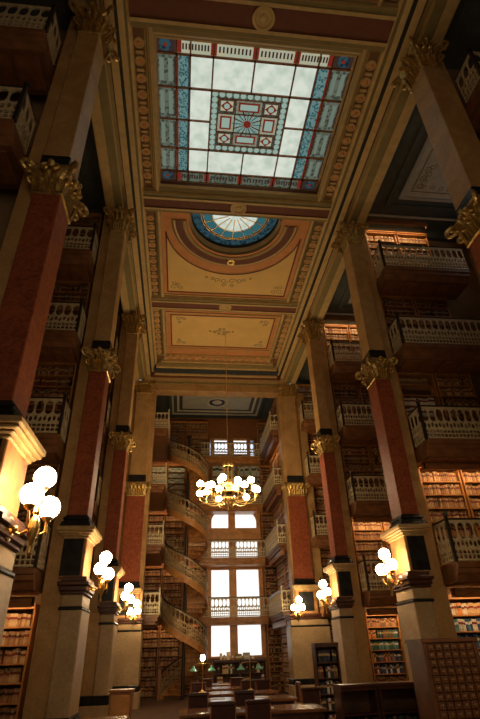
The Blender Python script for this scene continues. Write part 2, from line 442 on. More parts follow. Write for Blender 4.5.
# end bay ceiling with grey panelled frames and round vent
b = MB(); b.box(-3.8, 3.9, 22.2, 27.6, 13.6, 13.75); structure('ceiling_end_bay', b, ['greyd'])
b = MB()
frame_rect(b, -2.6, 3.1, 22.7, 27.1, .16, ZC, .10, 1); frame_rect(b, -2.3, 2.8, 23.2, 26.8, .10, ZC, .06, 0)
frame_rect(b, -2.0, 2.5, 23.7, 26.4, .12, ZC, .05, 2); frame_rect(b, -1.75, 2.25, 24.0, 26.1, .05, ZC, .03, 1)
b.box(-1.7, 2.2, 24.05, 26.05, ZC-.02, ZC, 0)
b.lathe([(.62, 0), (.62, -.05), (.5, -.08), (.46, -.04)], (.28, 25.1, ZC), 24, 2); b.lathe([(.46, -.03), (.46, -.05), (.1, -.03)], (.28, 25.1, ZC), 24, 3)
structure('trim_end_bay_ceiling', b, ['greyp', 'bluep', 'creamp', 'black'])
# painted panels over the side alcoves
for s in (-1, 1):
    for k in range(3):
        y0, y1 = YK[k]+1.05, YK[k+1]-.0
        b = MB(); frame_rect(b, *sorted((s*4.75, s*7.8)), y0+.2, y1-.35, .14, 13.6, .08, 1)
        frame_rect(b, *sorted((s*5.1, s*7.5)), y0+.55, y1-.7, .1, 13.6, .05, 2)
        xa, xb = sorted((s*5.2, s*7.4)); b.box(xa, xb, y0+.65, y1-.8, 13.585, 13.6, 0)
        frame_rect(b, *sorted((s*5.4, s*7.2)), y0+.85, y1-1.0, .03, 13.585, .01, 3)
        for q in range(6): curl(b, (s*(5.6+.1*(q % 2)), y1-1.25-q*.14), .12, 1.2, q, s, 13.58, .03, 3)
        for q in range(5): curl(b, (s*(5.7+.3*q), y1-1.2), .1, 1.2, q, -s, 13.58, .025, 3)
        b.box(s*4.3, s*8, y1+.55, y1+.7, 13.25, 13.6, 1)
        structure('trim_alcove_ceiling', b, ['creamp', 'greyd', 'greyp', 'olive'])

# ------------------------------------------------------------------ stained glass skylight
ZS = ZC+.42; SX, SY0, SY1 = 2.5, 6.12, 10.3
sk = thing('stained_glass_skylight', 'large square stained glass skylight with red star medallion in the ceiling', 'skylight', (0, (SY0+SY1)/2, ZS))
sy = (SY1-SY0)/2
b = MB()   # sloping reveal
for (z0, z1, x0, x1, ya, yb, mi) in ((ZC-.08, ZC-.02, 2.52, 2.46, 5.72, 5.8, 0), (ZC-.02, ZC+.14, 2.46, 2.44, 5.8, 5.84, 1), (ZC+.14, ZC+.2, 2.44, 2.50, 5.84, 5.9, 0), (ZC+.2, ZS-.02, 2.50, 2.52, 5.9, 6.1, 2)):
    pass
def reveal(b, lv, mis):
    """nested rectangles (hx, y0, y1, z)"""
    for (hx, a, c, z), (h2, a2, c2, z2), mi in zip(lv[:-1], lv[1:], mis):
        b.quad((-hx, a, z), (hx, a, z), (h2, a2, z2), (-h2, a2, z2), mi); b.quad((hx, c, z), (-hx, c, z), (-h2, c2, z2), (h2, c2, z2), mi)
        b.quad((-hx, c, z), (-hx, a, z), (-h2, a2, z2), (-h2, c2, z2), mi); b.quad((hx, a, z), (hx, c, z), (h2, c2, z2), (h2, a2, z2), mi)
reveal(b, [(2.7, 5.6, 10.35, ZC-.02), (2.6, 5.72, 10.26, ZC-.10), (2.5, 5.82, 10.16, ZC-.06), (2.46, 5.9, 10.12, ZC+.02), (2.5, 5.95, 10.16, ZC+.06), (2.5, 6.05, 10.2, ZC+.26), (2.44, 6.1, 10.2, ZC+.28), (2.5, 6.12, 10.3, ZS+.01)], [0, 1, 0, 1, 2, 0, 1])
structure('trim_skylight', b, ['goldp', 'olive', 'redp'])
U = [0, .105, .175, .29, .5, .71, .825, .895, 1.0]
V = [0, .085, .285, .5, .715, .905, 1.0]
def px(u): return -SX+2*SX*u
def py(v): return -sy+2*sy*v
def pane(name, u0, u1, v0, v1, m, ins=.012, label=None, z=0):
    b = MB(); b.box(px(u0)+ins, px(u1)-ins, py(v0)+ins, py(v1)-ins, z, z+.02); return add(name, (b, [m]), sk, label=label)
for i in range(6):
    v0, v1 = V[i], V[i+1]
    if i in (0, 5): continue
    for (u0, u1) in ((0, .105), (.895, 1)): pane('figured_pane', u0, u1, v0, v1, 'golive')
    for (u0, u1) in ((.105, .175), (.825, .895)): pane('teal_pane', u0, u1, v0, v1, 'gteal', label='blue-green patterned side pane')
    for (u0, u1) in ((.175, .29), (.71, .825)): pane('white_pane', u0, u1, v0, v1, 'gwhite', label='pale white rectangular pane')
for (v0, v1) in ((V[1], V[2]), (V[4], V[5])):
    for (u0, u1) in ((.29, .5), (.5, .71)): pane('white_pane', u0, u1, v0, v1, 'gwhite', label='pale white rectangular pane')
for (v0, v1) in ((0, V[1]), (V[5], 1)):
    for (u0, u1) in ((.105, .29), (.29, .5), (.5, .71), (.71, .895)): pane('border_pane', u0, u1, v0, v1, 'gamber' if v0 == 0 else 'golive')
    for (u0, u1) in ((0, .105), (.895, 1)): pane('corner_pane', u0, u1, v0, v1, 'gdark', label='dark corner pane with round rosette')
# border figures: ruby stops, beads, corner discs, oval figures
b = MB()
for v in (.042, .953):
    for u in (.115, .29, .5, .71, .885): b.box(px(u)-.075, px(u)+.075, py(v)-.15, py(v)+.15, -.006, .0, 0)
    for u in (.05, .95): b.lathe([(.15, -.006), (.15, 0)], (px(u), py(v), 0), 16, 5); b.lathe([(.05, -.01), (.05, -.006)], (px(u), py(v), 0), 12, 0)
    for a, c in ((.13, .27), (.31, .48), (.52, .69), (.73, .87)):
        n = 9
        for q in range(n): b.box(px(a+(c-a)*(q+.5)/n)-.022, px(a+(c-a)*(q+.5)/n)+.022, py(v)-.07, py(v)+.07, -.006, 0, 2)
for u in (.0525, .9475):
    for i in range(1, 5):
        v0, v1 = V[i]+.02, V[i+1]-.02
        for du in (-.022, .022):
            b.box(px(u+du)-.055, px(u+du)+.055, py(v0)+.05, py(v1)-.05, -.006, 0, 3)
        b.box(px(u)-.25, px(u)-.2, py(v0), py(v1), -.006, 0, 4); b.box(px(u)+.2, px(u)+.25, py(v0), py(v1), -.006, 0, 4)
for u, s in ((.105, 1), (.175, -1), (.825, 1), (.895, -1)):
    b.box(px(u)-.02+s*.03, px(u)+.02+s*.03, py(V[1]), py(V[5]), -.006, 0, 0 if s > 0 and u < .5 or s < 0 and u > .5 else 5)
add('border_figures', (b, ['gred', 'gtealp', 'gdark', 'gfig', 'gdark', 'gblue']), sk, label='ruby stops, beads and oval figures in the border glass')
# medallion
U0, U1, V0, V1 = .29, .71, V[2], V[4]
x0, x1, y0, y1 = px(U0), px(U1), py(V0), py(V1); w = .2
b = MB()
b.box(x0+.02, x1-.02, y0+.02, y1-.02, 0, .02, 0)
n = 10
for q in range(n+1):
    for (xx, yy) in ((x0+w/2+(x1-x0-w)*q/n, y0+w/2), (x0+w/2+(x1-x0-w)*q/n, y1-w/2), (x0+w/2, y0+w/2+(y1-y0-w)*q/n), (x1-w/2, y0+w/2+(y1-y0-w)*q/n)):
        b.lathe([(.078, -.006), (.078, 0)], (xx, yy, 0), 10, 1)
add('bead_border', (b, ['golive', 'gpalegreen']), sk, label='border of pale green round beads')
X = [x0+w, x0+w+.48, x1-w-.48, x1-w]; Yv = [y0+w, y0+w+.42, y1-w-.42, y1-w]
for i in range(3):
    for j in range(3):
        a, c, e, g = X[i]+.02, X[i+1]-.02, Yv[j]+.02, Yv[j+1]-.02
        cx, cy = (a+c)/2, (e+g)/2; b = MB()
        if i == 1 and j == 1:
            b.box(a, c, e, g, 0, .015, 1)
            for q in range(16):
                t0 = 2*PI*q/16; R = .40
                p = lambda r, t: (cx+r*math.cos(t), cy+r*math.sin(t), -.006)
                b.poly([p(.12, t0-.1), p(.12, t0+.1), p(R, t0+.05), p(R+.04, t0), p(R, t0-.05)], 2 if q % 2 else 3)
            b.lathe([(.11, -.01), (.11, 0)], (cx, cy, 0), 16, 0)
            add('star_medallion', (b, ['gred', 'gpalegreen', 'gdark', 'gtealp']), sk, label='central red and teal star medallion')
        elif (i+j) % 2 == 0:
            b.box(a, c, e, g, 0, .015, 3); b.box(a+.05, c-.05, e+.05, g-.05, -.004, 0, 1)
            b.poly([(cx-.17, cy, -.008), (cx, cy-.15, -.008), (cx+.17, cy, -.008), (cx, cy+.15, -.008)][::1], 0)
            b.lathe([(.08, -.014), (.08, -.01)], (cx, cy, 0), 10, 2)
            add('corner_square', (b, ['gred', 'gamber', 'gpalegreen', 'gdark']), sk)
        else:
            b.box(a, c, e, g, 0, .015, 1); b.box(a+.06, c-.06, e+.06, g-.06, -.004, 0, 0); b.box(a+.11, c-.11, e+.11, g-.11, -.008, 0, 2)
            add('framed_oblong', (b, ['gred', 'gamber', 'gpalegreen']), sk)
b = MB()
for u in (0, .105, .175, .29, .71, .825, .895, 1):
    b.box(px(u)-.02, px(u)+.02, -sy, sy, -.05, 0)
for v in V:
    if v == .5:
        b.box(-SX, px(.29), py(v)-.02, py(v)+.02, -.05, 0); b.box(px(.71), SX, py(v)-.02, py(v)+.02, -.05, 0)
    else: b.box(-SX, SX, py(v)-.024, py(v)+.024, -.05, 0)
for v0, v1 in ((0, V[2]), (V[4], 1)): b.box(-.02, .02, py(v0), py(v1), -.05, 0)
for q in (1, 2): b.box(X[q]-.012, X[q]+.012, Yv[0], Yv[3], -.03, 0); b.box(X[0], X[3], Yv[q]-.012, Yv[q]+.012, -.03, 0)
frame_rect(b, X[0]-.015, X[3]+.015, Yv[0]-.015, Yv[3]+.015, .03, 0, .03)
add('glazing_frame', (b, ['wood']), sk, label='reddish brown glazing bars')
b = MB(); b.box(-SX-.2, SX+.2, SY0-.2, SY1+.2, ZS+.06, ZS+.12); structure('ceiling_above_skylight', b, ['plaster'])
b = MB(); b.box(-1.8, 1.8, yc-.3, yc+1.8, ZS+.1, ZS+.16); structure('ceiling_above_fanlight', b, ['plaster'])

# ------------------------------------------------------------------ columns
def leaf(b, base, out, w, h, mi=0, lean=.3):
    """an acanthus leaf: base point, outward unit vector (x,y), width, height"""
    ox, oy = out; tx, ty = -oy, ox
    prof = [(0, 0, .8), (.03, .3, 1), (.07, .6, .95), (.16, .86, .8), (.27, .96, .55), (.33, .88, .35), (.29, .78, .1)]
    rows = []
    for o, z, ww in prof:
        o = o*lean/.3
        row = []
        for q, k in ((-1, -.02), (-.5, .0), (0, .035), (.5, .0), (1, -.02)):
            row.append((base[0]+ox*(o*h+k)+tx*q*w*ww/2, base[1]+oy*(o*h+k)+ty*q*w*ww/2, base[2]+z*h))
        rows.append(row)
    for sh, fl in ((0, 0), (.016, 1)):
        for a, c in zip(rows[:-1], rows[1:]):
            for q in range(4):
                P = [a[q], a[q+1], c[q+1], c[q]]
                P = [(x-ox*sh, y-oy*sh, z) for x, y, z in P]
                b.quad(*(P[::-1] if fl else P), mi)

def volute(b, c, out, r, mi=0, th=.035):
    ox, oy = out; pts = []
    for k in range(15):
        t = k/14; a = PI*.9-2.6*PI*t; rr = r*(1-.75*t)
        pts.append((c[0]+ox*rr*math.cos(a), c[1]+oy*rr*math.cos(a), c[2]+rr*math.sin(a)))
    b.tube(pts, [th*(1-.4*k/14) for k in range(15)], 6, mi)

def capital(hx, hy, h, sc=1.0):
    b = MB()
    # necking, bell, abacus
    b.bbox(-hx-.03, hx+.03, -hy-.03, hy+.03, 0, .06, .02)
    n = 5
    for k in range(n):
        t0, t1 = k/n, (k+1)/n; f0, f1 = .12*sc*t0**2, .12*sc*t1**2; z0, z1 = .06+(h-.16)*t0, .06+(h-.16)*t1
        A = [(-hx-f0, -hy-f0, z0), (hx+f0, -hy-f0, z0), (hx+f0, hy+f0, z0), (-hx-f0, hy+f0, z0)]
        B = [(-hx-f1, -hy-f1, z1), (hx+f1, -hy-f1, z1), (hx+f1, hy+f1, z1), (-hx-f1, hy+f1, z1)]
        for q in range(4): b.quad(A[q], A[(q+1) % 4], B[(q+1) % 4], B[q])
    e = .10*sc
    b.bbox(-hx-e, hx+e, -hy-e, hy+e, h-.10, h, .03)
    for ox, oy, L, D in ((0, -1, hx, hy), (0, 1, hx, hy), (-1, 0, hy, hx), (1, 0, hy, hx)):
        tx, ty = -oy, ox
        nl = 3 if L < .3 else 5
        for q in range(nl):
            u = (q-(nl-1)/2)*2*L/nl
            leaf(b, (ox*D+tx*u, oy*D+ty*u, .06), (ox, oy), 2*L/nl*1.05, h*.42)
        for q in range(nl-1):
            u = (q-(nl-2)/2)*2*L/nl
            leaf(b, (ox*D+tx*u, oy*D+ty*u, .06), (ox, oy), 2*L/nl*1.1, h*.68, lean=.36)
            volute(b, (ox*(D+.16*sc)+tx*u, oy*(D+.16*sc)+ty*u, h*.74), (tx*(1 if q % 2 else -1), ty*(1 if q % 2 else -1)), .085*sc)
        b.sphere((ox*(D+.17*sc), oy*(D+.17*sc), h-.06), .06*sc, 10)
    for cx in (-1, 1):
        for cy in (-1, 1):
            d = (cx*.7071, cy*.7071)
            leaf(b, (cx*hx, cy*hy, .06), d, .2, h*.62, lean=.4)
            volute(b, (cx*(hx+.15*sc), cy*(hy+.15*sc), h*.74), d, .15*sc, 0, .045)
            volute(b, (cx*(hx+.05*sc), cy*(hy+.05*sc), h*.36), d, .10*sc, 0, .035)
    return b.mesh('capital', ['gold'])

def mould(b, x0, x1, y0, y1, steps, mi=0):
    """stepped moulding: list of (overhang, z0, z1[, material])"""
    for st in steps:
        e, z0, z1 = st[:3]; b.bbox(x0-e, x1+e, y0-e, y1+e, z0, z1, .015, st[3] if len(st) > 3 else mi)

CAPM = capital(.21, .29, .64, .85); CAPT = capital(.21, .29, .90, 1.0)
CAPM3 = capital(.40, .12, .62, .8); CAPT3 = capital(.36, .12, .7, .8)
def column(s, k):
    y = YK[k]; sd = SIDE[s]
    if k < 3:
        lab = f"{ROWN[k]} column on the {sd}, red marble shaft with gilded capitals and a tan upper shaft"
    else:
        lab = f"engaged column beside the end bay on the {sd}, short red shaft on a broad tan pier"
    t = thing('marble_column', lab, 'column', (s*3.67, y+.29, 0), 0, f'red marble columns on the {sd}')
    hx, hy = .21, .29
    X = lambda v: s*(v-3.67)     # distance from the nave axis to local x
    if k < 3:
        px0, px1, py0, py1 = X(3.32), X(3.72), -.36, .6
        b = MB(); b.bbox(px0, px1, py0, py1, .3, 2.04, .02) if px0 < px1 else b.bbox(px1, px0, py0, py1, .3, 2.04, .02)
        add('pedestal', (b, ['ped']), t, label='plain grey tan pedestal block')
        b = MB(); a0, a1 = sorted((X(3.3), X(4.1))); mould(b, a0, a1, -.38, .62, [(.05, -.4, .14, 1), (.03, .14, .3), (0, .3, .36)])
        add('base', (b, ['black', 'ped']), t, label='black marble base course on a tan plinth')
        a0, a1 = sorted((X(3.34), X(3.74)))
        b = MB(); mould(b, a0, a1, -.34, .56, [(.03, 2.03, 2.09, 1), (.0, 2.09, 2.3, 0), (.03, 2.3, 2.36, 2), (.06, 2.36, 2.45, 2), (.10, 2.45, 2.53, 2), (.04, 2.53, 2.62, 2)])
        add('string_course', (b, ['ped', 'black', 'woodd']), t, label='dark moulded band above the pedestal')
        a0, a1 = sorted((X(3.4), X(3.86)))
        b = MB(); b.bbox(a0, a1, -.30, .54, 2.6, 3.36, .015)
        die = add('die', (b, ['orangem']), t, label='orange marble block above the lamp')
        c0, c1 = sorted((X(3.46), X(3.86)))
        b = MB(); b.box(c0, c1, -.312, -.29, 2.64, 3.34); add('inset_panel', (b, ['black']), die, label='black marble panel')
        b = MB(); mould(b, a0, a1, -.30, .54, [(.03, 3.34, 3.39), (.07, 3.39, 3.43), (.12, 3.43, 3.48), (.15, 3.48, 3.57)])
        add('cornice', (b, ['cream']), t, label='pale yellow marble cornice')
        b = MB(); mould(b, -hx, hx, -hy, hy, [(.10, 3.57, 3.63), (.08, 3.63, 3.68), (.04, 3.68, 3.72), (.06, 3.72, 3.77), (.02, 3.77, 3.82)])
        add('shaft_base', (b, ['black']), t, label='stepped black shaft base')
        b = MB(); b.bbox(-hx, hx, -hy, hy, 3.81, 7.33, .012); add('shaft', (b, ['redm']), t, label='polished red marble shaft')
        add('capital', CAPM, t, (0, 0, 7.30), label='gilded leafy capital of the red shaft')
        b = MB(); b.bbox(-hx-.02, hx+.02, -hy-.02, hy+.02, 7.95, 8.22, .02); add('impost_block', (b, ['black']), t, label='black block above the capital')
        b = MB(); b.bbox(-hx, hx, -hy, hy, 8.2, 12.3, .012); add('upper_shaft', (b, ['tan']), t, label='tan marble upper shaft')
        add('top_capital', CAPT, t, (0, 0, 12.12), label='gilded capital under the ceiling')
        b = MB(); x0, x1 = sorted((X(3.70), X(4.16)))
        b.bbox(x0, x1, -.16, .45, 2.3, 13.05, .012); x0, x1 = sorted((X(3.72), X(4.12))); b.bbox(x0, x1, -.30, .45, .3, 2.34, .012)
        add('backing_pilaster', (b, ['tan']), t, label='tall plain tan pilaster behind the shaft')
    else:
        c0 = s*(.05 if s > 0 else -.05)
        hx = .40
        w0, w1 = sorted((X(2.98 if s < 0 else 3.16), X(4.5)))
        sx = X(3.66) if s > 0 else X(3.55)
        b = MB(); b.bbox(w0, w1, -.1, .5, 2.3, 12.6, .015); add('pier', (b, ['tan']), t, label='broad tan marble pier')
        b = MB(); w2, w3 = sorted((X(2.9), X(4.5))); b.bbox(w2, w3, -.35, .55, .3, 2.04, .02); add('pedestal', (b, ['ped']), t)
        b = MB(); mould(b, w2, w3, -.35, .55, [(.05, -.4, .12, 1), (.03, .12, .32)]); add('base', (b, ['black', 'ped']), t, label='black marble base course on a tan plinth')
        b = MB(); mould(b, w2+.04, w3-.04, -.33, .5, [(.03, 2.03, 2.09, 1), (0, 2.09, 2.3, 0), (.03, 2.3, 2.4, 2), (.06, 2.4, 2.5, 2)]); add('string_course', (b, ['ped', 'black', 'woodd']), t)
        b = MB(); b.bbox(sx-hx-.05, sx+hx+.05, -.27, 0, 2.5, 3.38, .015); die = add('die', (b, ['orangem']), t)
        b = MB(); b.box(sx-hx+.1, sx+hx-.1, -.28, -.25, 2.6, 3.3); add('inset_panel', (b, ['black']), die)
        b = MB(); mould(b, sx-hx-.05, sx+hx+.05, -.27, 0, [(.03, 3.36, 3.41), (.08, 3.41, 3.48), (.10, 3.48, 3.56)]); add('cornice', (b, ['cream']), t)
        b = MB(); mould(b, sx-hx, sx+hx, -.22, 0, [(.06, 3.56, 3.66), (.03, 3.66, 3.8)]); add('shaft_base', (b, ['black']), t)
        b = MB(); b.bbox(sx-hx, sx+hx, -.22, 0, 3.78, 7.33, .012); add('shaft', (b, ['redm']), t, label='flat red marble shaft')
        add('capital', CAPM3, t, (sx, -.11, 7.25), label='gilded capital of the red shaft')
        b = MB(); b.bbox(sx-hx+.02, sx+hx-.02, -.26, 0, 7.85, 8.2, .02); add('impost_block', (b, ['black']), t)
        b = MB(); b.bbox(sx-hx+.03, sx+hx-.03, -.2, 0, 8.2, 12.4, .012); add('upper_shaft', (b, ['tan']), t)
        add('top_capital', CAPT3, t, (sx, -.11, 12.3), label='gilded capital under the end beam')
for s in (-1, 1):
    for k in range(4): column(s, k)

# ------------------------------------------------------------------ gallery balconies
def oval(cx, cz, rx, rz, n=10): return [(cx+rx*math.cos(2*PI*q/n), cz+rz*math.sin(2*PI*q/n)) for q in range(n)]
def lattice(length, pitch=.19, h=.82, place=None, t=.03):
    """cast-iron railing plate in the xz plane: ovals over scrolls over small square holes"""
    b = MB(); n = max(1, round(length/pitch)); p = length/n
    pl = place or (lambda x, y, z: (x, y, z))
    def bar(z0, z1, tt):
        m = max(1, round(length/.19)) if place else 1
        for q in range(m):
            x0, x1 = length*q/m, length*(q+1)/m
            c = [pl(x0, -tt/2, z0), pl(x1, -tt/2, z0), pl(x1, tt/2, z0), pl(x0, tt/2, z0), pl(x0, -tt/2, z1), pl(x1, -tt/2, z1), pl(x1, tt/2, z1), pl(x0, tt/2, z1)]
            for f in ((0, 3, 2, 1), (4, 5, 6, 7), (0, 1, 5, 4), (2, 3, 7, 6)): b.quad(*[c[k] for k in f])
            if q == 0: b.quad(c[3], c[0], c[4], c[7])
            if q == m-1: b.quad(c[1], c[2], c[6], c[5])
    bar(0, .03, .05); bar(.225, .25, .045); bar(h-.04, h, .05)
    for i in range(n):
        x = i*p
        for j in range(2):
            xa, xb = x+j*p/2, x+(j+1)*p/2; m = p*.06
            for za, zb in ((.03, .13), (.13, .225)):
                b.ring2d((xa, xb, za, zb), [(xa+m, za+.013), (xb-m, za+.013), (xb-m, zb-.013), (xa+m, zb-.013)], t, 0, pl)
        xm = x+p/2
        # scroll band: a large triangle-like opening and two small ones
        for xa, xb in ((x, xm), (xm, x+p)):
            f = .012 if xa == x else -.012; c = (xa+xb)/2
            b.ring2d((xa, xb, .25, .43), oval(c, .34+f, p*.19, .066, 8), t, 0, pl)
        b.ring2d((x, x+p, .43, h-.04), [(xm+p*.44*math.copysign(abs(math.cos(a))**.8, math.cos(a)), .605+.163*math.copysign(abs(math.sin(a))**.8, math.sin(a))) for a in [2*PI*q/14 for q in range(14)]], t, 0, pl)
    return b
LAT = {}
def lat(length):
    key = round(length, 2)
    if key not in LAT: LAT[key] = lattice(length).mesh('railing_lattice', ['iron'])
    return LAT[key]
MESH = {}
def cached(key, fn):
    if key not in MESH: MESH[key] = fn()
    return MESH[key]

def deck_mesh(L, s):
    b = MB()   # profile in (y,z), swept along x; local x=0 at the nave end, running outward
    pr = [(0, 0), (0, -.10), (.05, -.12), (.05, -.20), (.13, -.24), (.20, -.36), (1.02, -.36), (1.02, 0)]
    b.prism(pr, 'x', *sorted((0, s*L)), 0, [0, 0, 0, 0, 2, 2, 0, 0])
    for q in range(int(L/.55)):
        x0 = s*(.12+q*.55); x1 = s*(.12+q*.55+.45)
        b.box(x0, x1, .3, .92, -.385, -.35, 1)
    return b.mesh('deck', ['deckw', 'wood', 'deckw'])
GL = 'gallery balconies along the bookcase alcoves'
def gallery(s, k, n, L):
    y = YK[k]; z = LV[n]+(.16 if k == 0 else 0); x = s*4.2
    lab = f"{LEVN[n]} level gallery balcony with lattice railing behind the {ROWN[k]} column on the {SIDE[s]}"
    t = thing('gallery_balcony', lab, 'balcony', (x, y-.55, z), 0, GL)
    add('deck', cached(('deck', L, s), lambda: deck_mesh(L, s)), t, label='brown wooden deck with coffered underside')
    o = add('railing', lat(L), t, (0 if s > 0 else -L, .03, .02), label='cast iron front railing with oval openings')
    o = add('end_railing', lat(.6), t, (0, .03, .02), PI/2, label='short end railing facing the hall')
    b = MB(); b.box(-.03, .03, 0, .06, 0, .95); b.lathe([(.05, 0), (.06, .03), (.02, .06), (.03, .09), (1e-5, .13)], (0, .03, .95), 8)
    add('corner_post', cached('post', lambda: b.mesh('corner_post', ['darkiron'])), t)
    b = MB(); b.box(0, s*L, 0, .06, .84, .88); b.box(-.03, .03, 0, .62, .84, .88)
    add('handrail', cached(('hr', L, s), lambda: b.mesh('handrail', ['darkiron'])), t)
for k in (1, 2, 3):
    for n in (1, 2, 3, 4):
        gallery(1, k, n, 2.6 if k < 3 else 1.0); gallery(-1, k, n, 1.6 if k < 3 else 1.0)
for n in (3, 4): gallery(-1, 0, n, 1.6)
gallery(1, 0, 4, 1.6)

def end_gallery(s, n):
    z = LV[n]+(0, -.06, 0, 0, .15)[n]; xe = -2.34 if s < 0 else 2.88; w = 1.15 if s < 0 else .85; L = 3.6
    y0 = 22.85
    lab = f"{LEVN[n]} level gallery balcony running to the end wall on the {SIDE[s]}"
    t = thing('end_balcony', lab, 'balcony', (xe, y0, z), 0, 'gallery balconies in the end bay')
    b = MB(); x0, x1 = sorted((0, s*w)); b.box(x0, x1, 0, L, -.10, 0)
    b.box(*sorted((s*.05, s*w)), .05, L, -.22, -.10); b.box(*sorted((s*.12, s*w)), .12, L, -.34, -.22)
    add('deck', (b, ['deckw']), t)
    add('railing', lat(L), t, (0, 0.03, .02), PI/2, label='long railing facing the hall')
    add('end_railing', lat(w), t, (0 if s > 0 else -w, .0, .02), label='short railing facing the reading tables')
    b = MB(); b.box(-.03, .03, -.03, .03, 0, .95); b.lathe([(.05, 0), (.06, .03), (.02, .06), (.03, .09), (1e-5, .13)], (0, 0, .95), 8)
    add('corner_post', (b, ['iron']), t)
    b = MB(); b.box(-.03, .03, 0, L, .84, .88); b.box(*sorted((0, s*w)), -.03, .03, .84, .88); add('handrail', (b, ['darkiron']), t)
for n in (1, 2, 3, 4):
    for s in (-1, 1): end_gallery(s, n)
for n in (1, 2, 3, 4):
    x0, x1 = -.55, 2.84
    t = thing('window_balcony', f"{LEVN[n]} level gallery balcony crossing in front of the end wall window", 'balcony', (x0, 26.45, LV[n]), 0, 'balconies across the end window')
    b = MB(); b.box(0, x1-x0, 0, .9, -.10, 0); b.box(0, x1-x0, .05, .9, -.22, -.10); b.box(0, x1-x0, .14, .9, -.34, -.22); add('deck', (b, ['woodo']), t)
    add('railing', lat(x1-x0), t, (0, .03, .02), label='lattice railing seen against the daylight')
    b = MB(); b.box(0, x1-x0, 0, .06, .84, .88); add('handrail', (b, ['darkiron']), t)

# ------------------------------------------------------------------ end wall windows, and unseen ones added for light
def win(name, x0, x1, z0, z1, mid, rails, arched, day, y=27.42, wood='woodo'):
    w = add(name, None, kind='structure'); b = MB(); f = .09
    b.box(x0-.12, x1+.12, y-.14, y+.05, z0-.1, z0); b.box(x0-.12, x1+.12, y-.14, y+.05, z1, z1+.12)
    b.box(x0-.12, x0+f, y-.14, y+.05, z0, z1); b.box(x1-f, x1+.12, y-.14, y+.05, z0, z1)
    b.box(mid-.19, mid+.19, y-.16, y+.05, z0, z1)
    for a, c in rails: b.box(x0, x1, y-.13, y+.05, a, c)
    if arched:
        for sx, xe in ((1, x0+f), (-1, x1-f)):      # rounded outer corners of the top lights
            r = .55; pts = [(xe, z1)]+[(xe+sx*r*(1-math.cos(PI/2*q/8)), z1-r+r*math.sin(PI/2*q/8)) for q in range(9)]
            b.prism(pts, 'y', y-.08, y+.04)
    fr = add('window_frame', (b, ['woodl']), w)
    b = MB(); b.box(x0, mid, y+.02, y+.05, z0, z1); add('pane', (b, [day]), w)
    b = MB(); b.box(mid, x1, y+.02, y+.05, z0, z1); add('pane', (b, [day]), w)
win('window_1', .0, 2.65, 1.1, 7.95, 1.2, [(6.36, 7.06), (4.95, 5.25)], True, 'day')
win('window_3', -2.2, 2.2, .9, 9.2, 0, [(6.9, 7.3), (3.6, 3.9)], False, 'dayf', y=-4.02)  # unseen window added behind the camera to light the near column faces
win('window_2', .15, 2.28, 11.25, 12.15, 1.21, [], False, 'dayb')

for q, k in ((4, 0), (5, 1)):  # unseen side windows added to bring daylight into the upper alcoves
    added_win = add(f'window_{q}', None, kind='structure')
    b = MB(); y0, y1 = YK[k]+1.6, YK[k+1]-.6
    for a, c, e, g in ((y0-.12, y1+.12, 10.9, 11.05), (y0-.12, y1+.12, 12.8, 12.95), (y0-.12, y0+.06, 11, 12.85), (y1-.06, y1+.12, 11, 12.85), ((y0+y1)/2-.08, (y0+y1)/2+.08, 11, 12.85)): b.box(7.86, 8.0, a, c, e, g)
    add('window_frame', (b, ['woodo']), added_win)
    b = MB(); b.box(7.95, 7.98, y0, y1, 11, 12.85); add('pane', (b, ['days']), added_win)
    b = MB(); b.box(4.3, 8.0, YK[k+1]-.12, YK[k+1]-.06, 13.42, 13.46); structure('trim_picture_rail', b, ['creamp'])
# ------------------------------------------------------------------ bookcases
bookspots = []      # (x, y, z, width, height, depth, facing angle, colour key, group text)
def case_mesh(W, H, D, rows, uprights=1, mats=('woodo', 'backing')):
    b = MB(); b.box(0, W, D-.02, D, 0, H, 1); return b.mesh('back_panel', list(mats))
def bookcase(lab, x, y, z, W, H, rows, rot, palette, gtext, D=.30, fill=1.0, wood='woodo', group='built-in bookcases', z0=.06, gap=None, name='bookcase', bw=(.035, .06), top=None):
    """a case with its front at local y=0, books facing -y"""
    t = thing(name, lab, 'bookcase', (x, y, z), rot, group)
    add('back_panel', cached(('bp', W, H, D, wood), lambda: case_mesh(W, H, D, rows, mats=(wood, 'backing'))), t)
    def side():
        b = MB(); b.box(0, .035, 0, D, 0, H); return b.mesh('upright', [wood])
    sm = cached(('up', H, D, wood), side)
    add('upright', sm, t); add('upright', sm, t, (W-.035, 0, 0))
    def sh():
        b = MB(); b.box(.035, W-.035, .0, D, -.025, 0); return b.mesh('shelf', [wood])
    shm = cached(('sh', W, D, wood), sh)
    pitch = (H-z0)/rows
    for r in range(rows):
        zz = z0+r*pitch; add('shelf', shm, t, (0, 0, zz))
        pal = palette[r % len(palette)]
        if pal is None: continue
        u = .045; ca, sa = math.cos(rot), math.sin(rot)
        while u < W-.05:
            w = random.uniform(*bw); hh = (pitch-.05)*random.uniform(.80, .97); dd = random.uniform(.20, .24)
            if u+w > W-.04: break
            if random.random() < fill:
                lx, ly = u+w/2, .035
                bookspots.append((x+ca*lx-sa*ly, y+sa*lx+ca*ly, z+zz, w, hh, dd, rot, random.choice(pal), gtext.format(r=['lowest', 'second', 'third', 'fourth', 'fifth', 'sixth', 'seventh', 'eighth'][r])))
            u += w+.002
    def crown():
        b = MB(); b.box(-.0, W, -.03, D, H, H+.05); b.box(0, W, -.06, D, H+.05, H+.09); return b.mesh('cornice', [wood])
    add('cornice', cached(('cr', W, H, D, wood), crown), t)
    return t

